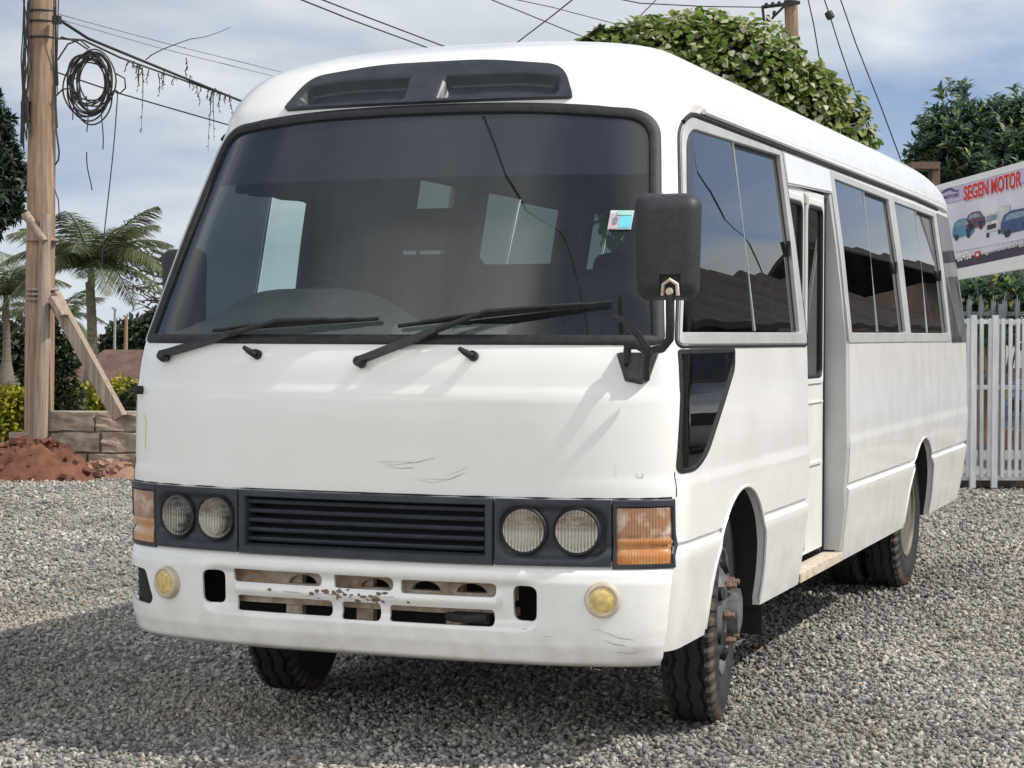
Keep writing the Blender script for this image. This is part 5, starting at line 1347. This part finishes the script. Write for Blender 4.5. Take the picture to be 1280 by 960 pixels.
# red soil heap
def mound(name, label, px, D_, w, d_, h, seed, mat):
    r_ = random.Random(seed); o = gat(px, D_); mb = MB(); n = 34; ph = [r_.uniform(0, 6) for _ in range(8)]
    for j in range(n+1):
        for i in range(n+1):
            x, y = (i/n*2-1), (j/n*2-1); rr_ = math.hypot(x, y); k = max(0, 1-rr_**1.7)
            zz_ = h*k*(1+.25*math.sin(4*x+ph[0])*math.cos(5*y+ph[1]))+h*.10*k**.5*(math.sin(11*x+ph[2])*math.sin(13*y+ph[3])+.6*math.sin(23*x+ph[4])*math.sin(19*y+ph[5]))+r_.uniform(-.02, .02)*k**.4-.03*(1-k)
            p = RT*(x*w)+FW*(y*d_); mb.v.append((p.x, p.y, zz_))
    for j in range(n):
        for i in range(n): a = j*(n+1)+i; mb.f.append((a, a+1, a+n+2, a+n+1)); mb.m.append(0)
    for k in range(90):
        a = r_.uniform(0, 6.28); q = r_.uniform(.2, 1.05); p = RT*(math.cos(a)*w*q)+FW*(math.sin(a)*d_*q); s = r_.uniform(.015, .045)
        mb.box((p.x, p.y, max(0, h*max(0, 1-q**1.7))+s*.3), (s*2, s*1.6, s*1.3), Matrix.Rotation(r_.uniform(0, 3), 3, (r_.uniform(-1, 1), r_.uniform(-1, 1), 1)))
    c = mb.build(name, mat, None, smooth=50, loc=o); tag(c, label, "soil heap"); return c
mound("soil_heap", "heap of red soil around the foot of the wooden pole", 40, 18.45, .62, .42, .36, 3, M["laterite"])
M["lat2"] = mottled("red_dusty_soil", (.20, .10, .065), (.30, .19, .14), 7, .95, .6, .02, detail=8)
mound("soil_heap", "thin strip of reddish soil along the bottom of the stone wall", 150, 18.62, .85, .22, .10, 5, M["lat2"])

# planting behind the wall
def shrub(name, label, lobes, D_, n, size, mat, cat="shrub", kind="plain", group=None):
    px = sum(l[0] for l in lobes)/len(lobes); t = empty(name, gat(px, D_)); tag(t, label, cat, group)
    lb = [(tuple(Vector(c)-t.location), r) for c, r in place_lobes(lobes, D_)]
    crown("foliage", lb, n, size, kind, mat, t, droop=.2, jitter=.8, shell=.7)
    limbs("stems", (0, 0, 0), [tuple(Vector(c)) for c, r in lb[:5]], .03, M["bark"], t); return t
shrub("flowering_shrub", "dark leafy shrub with a few pink bracts directly behind the wooden pole", [(45, 480, 22, 40, 0), (36, 510, 16, 30, 0), (72, 470, 22, 48, 0), (85, 505, 20, 30, 0), (58, 425, 14, 36, 0), (22, 545, 24, 26, 0), (78, 440, 14, 40, 0), (66, 400, 9, 24, 0)], 20.4, 4200, .075, M["shrub_leaf"])
shrub("flowering_shrub", "brownish low shrub above the wall next to the bus", [(158, 510, 13, 14, 0), (168, 504, 14, 22, 0), (146, 515, 9, 9, 0)], 20.0, 600, .065, M["shrub_leaf"])
shrub("golden_hedge", "clipped yellow-green hedge section left of the wooden pole", [(-10, 505, 26, 20, 0), (12, 506, 24, 22, 0), (-20, 525, 20, 24, 0), (34, 508, 14, 20, 0), (8, 530, 24, 20, 0)], 20.0, 3000, .07, M["gold_leaf"], "hedge")
shrub("golden_hedge", "clipped yellow-green hedge section right of the wooden pole above the wall", [(98, 500, 20, 20, 0), (125, 496, 22, 20, 0), (155, 494, 24, 22, 0), (185, 494, 22, 20, 0), (80, 508, 18, 18, 0)], 24.0, 3400, .07, M["gold_leaf"], "hedge")
lw = MB(); a = gat(-60, 23); 
for (px, D_) in ((-400, 21.5), (400, 21.5), (700, 200), (-900, 200)): lw.v.append(tuple(gat(px, D_)+Vector((0, 0, .02))))
lw.f.append((0, 1, 2, 3)); lw.m.append(0)
lawn = lw.build("lawn", mottled("patchy_lawn", (.055, .075, .020), (.12, .13, .04), 1.2, .95, .3, .02)); tag(lawn, kind="structure")
# far trees, roof, poles
def far_tree(label, lobes, D_, n, size, mat, r0=.2):
    px = sum(l[0] for l in lobes)/len(lobes); t = empty("distant_tree", gat(px, D_)); tag(t, label, "tree", "distant trees at the left")
    lb = [(tuple(Vector(c)-t.location), r) for c, r in place_lobes(lobes, D_)]
    crown("crown", lb, n, size, "plain", mat, t, droop=.2, jitter=.9, shell=.6); limbs("trunk", (0, 0, 0), [tuple(Vector(c)) for c, r in lb[:3]], r0, M["bark"], t)
far_tree("dark bushy tree low behind the wooden pole", [(20, 440, 26, 44, 0), (50, 450, 26, 36, 0), (85, 455, 24, 40, 0), (0, 430, 26, 40, 0), (-30, 430, 30, 45, 0)], 60, 3000, .30, M["far_leaf"])
far_tree("grey-green tree between the larger palm and the bus", [(150, 425, 18, 20, 0), (175, 420, 22, 24, 0), (135, 440, 16, 16, 0), (200, 415, 24, 30, 0)], 66, 2000, .30, M["far_leaf"])
# thin open branches beside the bus mirror
tw = MB(); ob = gat(180, 40)
for k in range(26):
    a = at(205, 350+random.uniform(-40, 40), 40)-ob; q = [a]; 
    for i in range(5): a = a+RT*random.uniform(-.28, -.05)+UPV*random.uniform(-.12, .14); q.append(a)
    tw.tube(q, [.02*(1-.16*i) for i in range(6)], 4)
t_ = empty("bare_tree", ob); tag(t_, "nearly bare thin branches poking out beside the bus at the far left mirror", "tree")
tw.build("branches", M["bark"], t_); limbs("trunk", (1.5, 0, 0), [tuple(at(205, 340, 40)-ob), tuple(at(210, 370, 40)-ob)], .07, M["bark"], t_)
PP = []; 
for v in tw.v[::3]: PP.append(v)
PP = np.array(PP); PP = PP[rng.integers(0, len(PP), 200)]; V, F = leaves_mesh(PP, rng.normal(size=PP.shape)*.4, .10*rng.uniform(.6, 1.2, len(PP)), "plain"); npmesh("leaves", V, F, M["far_leaf"], t_)
# brown-roofed house far left
M["roof_far"] = mottled("faded_brown_roof_tiles", (.085, .050, .040), (.14, .090, .072), 4, .9, .4, .02)
M["plaster_far"] = flat("dull_plaster", (.30, .26, .22), .9)
ho = gat(158, 44); house = empty("house", ho); tag(house, "small far house with a faded brown hipped roof between palm and bus", "house")
mb = MB(); mb.box(Vector((0, 0, .12)), (2.0, 1.6, .36), Rw); mb.build("wall", M["plaster_far"], house)
mb = MB(); e = [Rw @ Vector(p) for p in ((-1.3, -1.1, .5), (1.3, -1.1, .5), (1.3, 1.1, .5), (-1.3, 1.1, .5), (-.5, 0, 1.22), (.5, 0, 1.22))]
mb.add([p+Vector((0, 0, -.25)) for p in e], [(0, 1, 5, 4), (1, 2, 5), (2, 3, 4, 5), (3, 0, 4), (3, 2, 1, 0)]); mb.build("roof", M["roof_far"], house)
for px, p0, D_, lab in ((143, 385, 46, "slim grey post beside the larger palm"), (157, 395, 50, "brown wooden post between the larger palm and the bus")):
    o = gat(px, D_); mb = MB(); h = at(px, p0, D_).z; mb.tube([(0, 0, 0), (.0, 0, h*.5), (.02, 0, h)], [.06 if px > 150 else .04, .055 if px > 150 else .036, .045 if px > 150 else .03], 10); mb.tube([(0, 0, h-.03), (0, 0, h+.02)], [.07, .05], 8)
    q = mb.build("post", M["pole"] if px > 150 else M["wire_pale"], None, smooth=50, loc=o); tag(q, lab, "post")
# pale parked car far away behind the hedge is only a sliver: window line and roof
def parked_car(name, label, loc, rz, col, scale=1.0, simple=False):
    t = empty(name, loc, rz); tag(t, label, "car"); pm, nt, bs, out = newmat("car_paint_"+name); bs.inputs["Base Color"].default_value = c4(col); bs.inputs["Roughness"].default_value = .25; bs.inputs["Coat Weight"].default_value = .5; bs.inputs["Metallic"].default_value = .3
    # side profile (length x, height z) lofted over the width
    prof_b = [(-2.2, .35), (-2.25, .62), (-2.15, .86), (-1.2, .98), (.9, 1.00), (2.0, .95), (2.2, .80), (2.22, .40), (1.85, .30), (-1.8, .30)]
    prof_c = [(-1.25, .97), (-.55, 1.52), (.2, 1.60), (1.2, 1.58), (1.85, 1.02)]
    def loft(poly, w0, w1, zt):
        mb = MB(); n = len(poly); sl_ = []
        for yk, ins in ((-1, .06), (-.93, 0), (.93, 0), (1, .06)):
            cx = sum(p[0] for p in poly)/n; cz = sum(p[1] for p in poly)/n
            for x, z in poly: hw = w0+(w1-w0)*max(0, min(1, (z-.95)/.65)); sl_.append(((cx+(x-cx)*(1-ins))*scale, yk*hw*scale, (cz+(z-cz)*(1-ins))*scale))
        fs = [tuple(range(n)), tuple(range(4*n-1, 3*n-1, -1))]
        for k in range(3):
            for i in range(n): j = (i+1) % n; fs.append((k*n+i, (k+1)*n+i, (k+1)*n+j, k*n+j))
        mb.add(sl_, fs); return mb
    loft(rpoly(prof_b, .12, 4), .86, .86, 0).build("body", pm, t, smooth=35, fixn=True)
    loft(rpoly(prof_c, .10, 4), .82, .64, 0).build("cabin", M["tint"], t, smooth=35, fixn=True)
    mb = MB()
    for s in (-1, 1):
        mb.bar((-1.22*scale, s*.80*scale, .98*scale), (-.52*scale, s*.66*scale, 1.52*scale), .06, .06); mb.bar((.25*scale, s*.80*scale, .98*scale), (.25*scale, s*.64*scale, 1.58*scale), .07, .05); mb.bar((1.80*scale, s*.80*scale, 1.02*scale), (1.2*scale, s*.64*scale, 1.58*scale), .08, .06); mb.bar((-.55*scale, s*.65*scale, 1.54*scale), (1.22*scale, s*.65*scale, 1.59*scale), .06, .05)
    mb.box((.35*scale, 0, 1.60*scale), (1.7*scale, 1.26*scale, .03)); mb.build("roof", pm, t)
    for x in (-1.38, 1.38):
        for s in (-1, 1):
            mb = MB(); Mx = Matrix.Translation((x*scale, s*.80*scale, .34*scale)) @ Matrix.Rotation(PI/2*s, 4, "Z"); mb.lathe([(.20*scale, -.09), (.33*scale, -.10), (.34*scale, -.05), (.34*scale, .05), (.33*scale, .09), (.21*scale, .10)], 28, Mx); wh = mb.build("wheel", M["black_rubber"], t, smooth=40)
            mb = MB(); mb.lathe([(.20*scale, .06), (.19*scale, .03), (.07*scale, .07), (.001, .08)], 20, Mx); mb.build("rim", M["steel"], wh, smooth=40)
    for s in (-1, 1):
        mb = MB(); mb.box((-2.20*scale, s*.60*scale, .74*scale), (.08, .34*scale, .13*scale)); mb.build("headlight", M["chrome"], t)
        mb = MB(); mb.box((2.18*scale, s*.64*scale, .80*scale), (.08, .22*scale, .16*scale)); mb.build("tail_light", flat("red_lens", (.30, .02, .02), .2), t)
    mb = MB(); mb.box((-2.24*scale, 0, .62*scale), (.04, .8*scale, .12*scale)); mb.build("grille", M["dark"], t)
    return t

# ================================================================== right side: fence, sign, pole
M["galv"] = mottled("galvanised_whitish_steel", (.52, .54, .56), (.74, .75, .75), 5, .5, .1, .002, metallic=.25, stretch=(3, 3, .5))
M["galv_dark"] = mottled("dull_grey_steel", (.16, .18, .20), (.28, .29, .31), 5, .55, .1, .002, metallic=.25)
def fence(name, label, D_, px0, px1, top_py, pitch, mat, spikes, rails, frame_posts=(), rng_seed=1):
    r_ = random.Random(rng_seed); o = gat(px0, D_); t = empty(name, o); tag(t, label, "fence")
    zt = at(px0, top_py, D_).z; W = (px1-px0)*D_/FPX; n = int(W/pitch)
    proto = None
    for i in range(n+1):
        x = i*pitch
        if proto is None:
            mb = MB(); w_b = .030
            if spikes:
                mb.box((0, 0, zt*.5+.06), (w_b, .012, zt-.12)); mb.add([(-w_b/2, -.006, zt), (w_b/2, -.006, zt), (0, -.006, zt+.13), (-w_b/2, .006, zt), (w_b/2, .006, zt), (0, .006, zt+.13)], [(0, 1, 2), (5, 4, 3), (0, 2, 5, 3), (1, 4, 5, 2)])
                mb.add([(-w_b*.9, -.004, zt-.06), (0, -.004, zt-.01), (-w_b*.7, -.004, zt+.09)], [(0, 1, 2)]); mb.add([(w_b*.9, -.004, zt-.06), (0, -.004, zt-.01), (w_b*.7, -.004, zt+.09)], [(2, 1, 0)])
            else: mb.box((0, 0, zt*.5+.05), (w_b, .025, zt-.10))
            b = mb.build("bar", mat, t); proto = b
        else: b = bpy.data.objects.new("bar", proto.data); COL.objects.link(b); b.parent = t
        p = RT*x; b.location = (p.x, p.y, 0); b.rotation_euler = (r_.uniform(-.004, .004), r_.uniform(-.006, .006), YAW)
    for py in rails:
        z = at(px0, py, D_).z; mb = MB(); mb.box(RT*(W/2)+FW*.03+Vector((0, 0, z)), (W+.05, .03, .04), Rw); mb.build("rail", mat, t)
    for px in frame_posts:
        mb = MB(); p = RT*((px-px0)*D_/FPX); mb.box(p+FW*(-.03)+Vector((0, 0, zt/2+.02)), (.05, .05, zt+.02), Rw); mb.build("post", mat, t)
    return t
fence("steel_gate", "whitish steel bar gate right behind the bus with closely set flat uprights", 17.2, 1176, 1420, 398, .062, M["galv"], False, (402, 484, 598), (1216, 1243, 1310, 1390), 4)
fence("palisade_fence", "grey palisade fence with split spear tips rising behind the steel gate", 18.4, 1165, 1440, 384, .115, M["galv_dark"], True, (392, 470, 560), (1250, 1330), 6)
kb = MB(); o = gat(1180, 17.3); kb.box(RT*1.2+FW*.35+Vector((0, 0, .035)), (3.6, .5, .07), Rw); kb = kb.build("gate_kerb", mottled("brown_stained_concrete", (.10, .065, .045), (.20, .145, .11), 8, .95, .4, .01), None, loc=o); tag(kb, "brown stained concrete strip under the steel gate", "kerb")
bw = MB(); o = gat(1180, 24); bw.box(RT*2.2+Vector((0, 0, .45)), (6, .3, 1.0), Rw); bw = bw.build("earth_wall", mottled("reddish_brick_wall", (.15, .075, .05), (.27, .17, .13), 3, .95, .6, .02, detail=8), None, loc=o); tag(bw, "low reddish earth-coloured wall seen through the steel gate", "wall")
shrub("leafy_bush", "dark green leaves crowding behind the spear tips under the sign", [(1210, 370, 30, 20, 0), (1250, 365, 34, 22, 0), (1290, 365, 34, 24, 0), (1230, 400, 40, 30, 0), (1285, 400, 40, 30, 0), (1190, 385, 24, 30, 0)], 22.5, 2400, .12, M["dark_leaf"])
parked_car("parked_car", "blue car glimpsed between the gate bars at the right edge", tuple(gat(1535, 20.5)), YAW+.15, (.03, .07, .22))
# timber structure end showing above the rear of the roof
ts = empty("timber_shed", gat(1152, 26)); tag(ts, "brown timber shed end peeking over the rear of the bus roof", "shed")
mb = MB(); zt = at(1150, 203, 26).z; mb.box(Vector((0, 0, zt-.06)), (.38, .4, .09), Rw); mb.box(RT*.15+Vector((0, 0, zt/2)), (.10, .3, zt-.1), Rw); mb.box(RT*-.15+Vector((0, 0, zt/2)), (.10, .3, zt-.1), Rw); mb.box(FW*.16+Vector((0, 0, zt/2-.2)), (.34, .04, zt-.5), Rw); mb.build("frame", M["rust"], ts)
# pole behind the creeper
po = gat(992, 30.0); p2 = empty("utility_pole", po); tag(p2, "brown utility pole with black insulator arms rising behind the creeper-covered tree", "utility pole")
def q2(px, py, dd=0): return at(px, py, 30+dd)-po
mb = MB(); mb.tube([(0, 0, 0), q2(991, 66), q2(986, -60)], [.13, .105, .10], 16); mb.build("pole_shaft", M["pole"], p2, smooth=60)
for y_, x0_, hook, ins_ in ((9, 952, [(953, 8), (955, 26), (962, 26), (980, 8)], ((958, 7), (966, 6), (974, 5), (960, 22), (968, 17))), (54, 966, [(968, 55), (972, 62), (982, 56)], ((970, 53), (976, 52)))):
    mb = MB(); mb.bar(q2(x0_, y_, -.1), q2(1000, y_-6, -.12), .04, .05); mb.tube([q2(*p, -.11) for p in hook], .022, 6)
    for px, py in ins_: mb.lathe([(.015, -.03), (.045, -.02), (.045, .02), (.015, .03)], 10, Matrix.Translation(q2(px, py, -.12)))
    mb.lathe([(.112, -.03), (.118, 0), (.112, .03)], 16, Matrix.Translation(q2(988.5, y_-5)) @ Matrix.Rotation(PI/2, 4, "Y"))
    mb.build("insulator_arm", M["wire"], p2, smooth=40)

# ---- printed banner on the gate
def banner():
    D0, D1 = 17.9, 16.9
    A, B_, C_, D_ = at(1158, 236, D0), at(1400, 168, D1-1.2), at(1400, 316, D1-1.2), at(1158, 357, D0)
    # board plane: X along the sheet, Y up
    o = D_; X = (C_-D_); Wd = X.length; X.normalize(); Yv = (A-D_); Hd = Yv.length; Yv = (Yv-X*Yv.dot(X)*0); N_ = X.cross(Yv.normalized()).normalized()
    t = empty("sign_board", (o.x, o.y, 0)); tag(t, "large white and lilac motor dealer banner with red lettering above the gate", "sign"); base = Vector((o.x, o.y, 0))
    def L(u, v, off=0):   # u, v in 0..1 over the sheet
        a = D_.lerp(C_, u); b = A.lerp(B_, u); return a.lerp(b, v)-N_*(-off)-base
    sgn = 1 if N_.dot(Vector(CAM.tolist())-o) > 0 else -1
    def S(u, v, off=0): a = D_.lerp(C_, u); b = A.lerp(B_, u); return a.lerp(b, v)+N_*sgn*off-base
    def from_px(px, py):  # where the sight line meets the sheet, as (u, v)
        d = Vector((fw + rt*(px-640)/FPX + up*(480-py)/FPX).tolist()); c = Vector(CAM.tolist()); tt = N_.dot(o-c)/N_.dot(d); h = c+d*tt
        u, v = .5, .5
        for _ in range(25):
            p = S(u, v)+base; e = h-p; du = (S(u+.01, v)-S(u, v))/.01; dv = (S(u, v+.01)-S(u, v))/.01
            a11, a12, a22 = du.dot(du), du.dot(dv), dv.dot(dv); b1, b2 = e.dot(du), e.dot(dv); det = a11*a22-a12*a12; u += (b1*a22-b2*a12)/det; v += (b2*a11-b1*a12)/det
        return u, v
    mb = MB(); n = 24
    vs = []; 
    for j in range(9):
        for i in range(n+1):
            u, v = i/n, j/8; vs.append(S(u, v, .012*math.sin(u*17+v*3)*(1-abs(2*v-1))**.5*.3))
    mb.add(vs, [(j*(n+1)+i, j*(n+1)+i+1, (j+1)*(n+1)+i+1, (j+1)*(n+1)+i) for j in range(8) for i in range(n)])
    m, nt, bs, out = newmat("printed_vinyl"); uvn = None
    gco = coord(nt); f = noise(nt, gco, 1.3, 3, .5); nt.links.new(ramp(nt, f, [(.35, (.52, .46, .60)), (.6, (.72, .71, .76))]), bs.inputs["Base Color"]); bs.inputs["Roughness"].default_value = .45
    sheet = mb.build("sheet", m, t, smooth=60)
    def poly(name, pts, mat, off):
        mb = MB(); mb.add([S(*from_px(*p), off) for p in pts], [tuple(range(len(pts)))]); return mb.build(name, mat, sheet)
    white = flat("sign_white", (.74, .74, .73), .5, var=.03); lilac = flat("sign_lilac", (.52, .45, .62), .5, var=.06, scale=3); dark = flat("sign_dark_band", (.06, .045, .075), .5); red = flat("sign_red", (.62, .03, .035), .45, var=.04)
    poly("border", [(1158, 235.5), (1400, 168), (1400, 178), (1158, 243)], white, .006)
    poly("lilac_field", [(1158, 243.5), (1400, 178.5), (1400, 196), (1158, 262)], lilac, .006)
    poly("white_field", [(1158, 290), (1400, 232), (1400, 276), (1158, 322)], flat("sign_pale_field", (.66, .65, .72), .5, var=.05, scale=2), .006)
    poly("band", [(1158, 333), (1400, 277), (1400, 293), (1158, 344)], dark, .008)
    poly("hem", [(1158, 344.3), (1400, 293.3), (1400, 315), (1158, 356.5)], white, .006)
    # lettering
    def text(s, px, py, px2, py2, hpx, mat, name, off=.012, bold=.0, mat2=None, bold2=0):
        for mt, bo, of in ([(mat2, bold2, off-.003)] if mat2 else [])+[(mat, bold, off)]:
            cu = bpy.data.curves.new(name, "FONT"); cu.body = s; cu.size = 1; cu.offset = bo; ob = bpy.data.objects.new(name, cu); COL.objects.link(ob)
            dg = bpy.context.evaluated_depsgraph_get(); me = bpy.data.meshes.new_from_object(ob.evaluated_get(dg)); bpy.data.objects.remove(ob); bpy.data.curves.remove(cu)
            xs_ = [v.co.x for v in me.vertices]; w = max(xs_)
            for v in me.vertices:
                k = v.co.x/w; x = px+(px2-px)*k; y = py+(py2-py)*k-v.co.y/.70*hpx*(1+.10*k); v.co = S(*from_px(x, y), of)
            me.materials.clear(); me.materials.append(mt); ob = bpy.data.objects.new(name, me); COL.objects.link(ob); ob.parent = sheet
    text("SEGEN MOTOR", 1206, 250.5, 1278, 232, 17, red, "lettering", .014, .035, white, .075)
    text("00436", 1198, 327, 1216, 322.5, 9, white, "phone_number", .014, .03)
    text("segenmotorsltd7@gmail.com", 1228, 318.5, 1308, 300, 6, white, "email_line", .014, .01)
    poly("badge", [(1220, 315), (1226.5, 313.3), (1226.5, 321), (1220, 322.6)], red, .014); poly("badge_mark", [(1221.8, 317.2), (1225, 316.3), (1225, 319.6), (1221.8, 320.4)], white, .016)
    navy = flat("sign_navy", (.09, .07, .20), .5)
    poly("car_outline_logo", [(1178, 241), (1183, 236.8), (1188, 234.6), (1192, 235.4), (1195, 237.6), (1200, 237.6), (1200, 239.2), (1193, 239.6), (1189, 237.3), (1184, 239.2), (1179, 242)], navy, .014)
    text("MOTORS", 1181, 249, 1200, 245.5, 4.2, navy, "logo_text", .014, .02)
    # pictured vehicles: flat printed shapes
    def pic(kind, x, y, w, h, col):
        body = flat("print_"+kind, col, .45, var=.25, scale=9); dk = flat("print_dark", (.03, .035, .05), .45); gl = flat("print_glass", (.22, .30, .38), .4, var=.3, scale=20)
        k = -.22
        def q(pts): return [(x+w*a, y+h*b+k*w*a) for a, b in pts]
        if kind == "truck":
            poly("vehicle_print", q([(0, .22), (.55, .18), (.55, .95), (0, 1)]), body, .012); poly("tank_print", q([(.56, .0), (1.0, .0), (1.0, .62), (.56, .66)]), flat("print_tank", (.50, .50, .50), .4, var=.2, scale=8), .011)
            poly("window_print", q([(.05, .30), (.50, .27), (.50, .52), (.05, .55)]), gl, .014); poly("grille_print", q([(.08, .68), (.46, .66), (.46, .86), (.08, .88)]), dk, .014)
            poly("tyre_print", q([(.04, 1), (.16, 1), (.16, 1.18), (.04, 1.18)]), dk, .012); poly("tyre_print", q([(.52, .96), (.62, .96), (.62, 1.14), (.52, 1.14)]), dk, .012)
        else:
            poly("vehicle_print", q([(0, .45), (.10, .12), (.30, 0), (.66, .02), (.84, .34), (1.0, .46), (1.0, .80), (.90, .92), (.10, .95), (0, .85)]), body, .012)
            poly("window_print", q([(.12, .38), (.20, .15), (.40, .10), (.64, .12), (.78, .36)]), gl, .014); poly("grille_print", q([(.60, .60), (.95, .58), (.92, .74), (.62, .76)]), dk, .014)
            for a in (.10, .66): poly("tyre_print", q([(a, .78), (a+.16, .78), (a+.18, .95), (a+.12, 1.08), (a+.04, 1.08), (a, .95)]), dk, .015)
    pic("blue_car", 1192, 276, 27, 24, (.10, .22, .36)); pic("maroon_car", 1209, 267, 25, 22, (.16, .07, .11)); pic("truck", 1233, 262, 30, 30, (.62, .60, .58)); pic("navy_pickup", 1252, 266, 46, 30, (.05, .09, .18))
    mb = MB()
    for u in (.02, .55, .98):
        p = S(u, 0, -.05); p2_ = S(u, 1, -.05); mb.tube([(p.x, p.y, 0), tuple(p2_)], .035, 10)
    mb.build("post", M["galv_dark"], t, smooth=50)
banner()

# ================================================================== what the bus side and windscreen mirror: the yard opposite
M["roof_tile"] = mottled("dark_brown_roof_tiles", (.035, .026, .024), (.075, .055, .048), 3, .9, .6, .03, stretch=(3, .4, 3))
M["render_wall"] = mottled("brown_rendered_wall", (.16, .115, .09), (.25, .19, .15), 1.5, .9, .2, .01)
def tiled_house(label, y0, y1, zw, ze, zr_):
    hs = empty("tiled_house", (6.6, y0, 0)); tag(hs, label, "house"); Ly = y1-y0
    mb = MB(); mb.box((2.4, Ly/2, zw/2), (4.6, Ly, zw)); mb.build("wall", M["render_wall"], hs)
    mb = MB(); prof = [(-.6, ze), (2.4, zr_), (5.4, ze), (5.4, ze-.1), (2.4, zr_-.13), (-.6, ze-.1)]; vs = []; fs = []; nn = 110
    for i in range(nn+1):
        y = -.5+(Ly+1)*i/nn; dz = .07*math.sin(i*.9)+.06*math.sin(i*.37)
        for x, z in prof: vs.append((x, y, z+dz*(1 if z > zr_-.2 else .3)))
    for i in range(nn):
        for k in range(6): k2 = (k+1) % 6; fs.append((i*6+k, i*6+k2, (i+1)*6+k2, (i+1)*6+k))
    mb.add(vs, fs+[tuple(range(6)), tuple(nn*6+k for k in reversed(range(6)))]); mb.build("roof", M["roof_tile"], hs, fixn=True)
    y = 1.5
    while y < Ly-6:
        mb = MB()
        for k in range(15): mb.box((.08, y+1.2, .35+.11*k), (.03, 2.4, .07))
        mb.build("louvre_shutter", M["shutter"], hs)
        mb = MB(); mb.box((.085, y+4.4, 1.35), (.04, 1.6, 1.0)); f_ = mb.build("window", M["pale_frame"], hs); mb = MB(); mb.box((.06, y+4.0, 1.35), (.012, .66, .86)); mb.box((.06, y+4.8, 1.35), (.012, .66, .86)); mb.build("pane", M["tint"], f_)
        y += 8
M["shutter"] = flat("grey_shutter", (.50, .51, .52), .6); M["pale_frame"] = flat("pale_frame", (.55, .54, .5), .6)
tiled_house("long low brown house with a dark tiled roof, mirrored in the front side window", 9, 41, 2.9, 2.85, 4.75)
tiled_house("taller brown house with a dark tiled roof, mirrored in the rear side windows", 43.5, 76, 4.2, 4.1, 6.5)
def wcable(name, label, pts, r, sg=0):
    P = [Vector(p) for p in pts]; o = P[0]; L = []; mb = MB()
    for a, b in zip(P[:-1], P[1:]): L += sag(a-o, b-o, sg, 16)[:(None if b is P[-1] else -1)]
    mb.tube(L, r, 6); c = mb.build(name, M["wire"], None, smooth=60, loc=o); tag(c, label, "cable")
wcable("power_cable", "overhead cable in front of the bus, mirrored as a dark curve across its windscreen", [(-13, 7.2, 6.25), (-2.05, -.85, 6.0), (-.76, -2.2, 5.98), (1.48, -3.48, 6.0), (13, -10, 6.3)], .013)
wcable("power_cable", "drooping service cable beside the bus, mirrored as a thin line in its front side window", [(9, 32.8, 8.6), (9, 33.5, 8.0), (9, 34.8, 7.2), (9, 35.7, 5.5), (9, 36.4, 4.6)], .017)
parked_car("parked_car", "grey off-road car facing the side of the bus, mirrored in its lower glass and paint", (5.6, 17.2, 0), math.radians(74), (.42, .43, .45), 1.1)
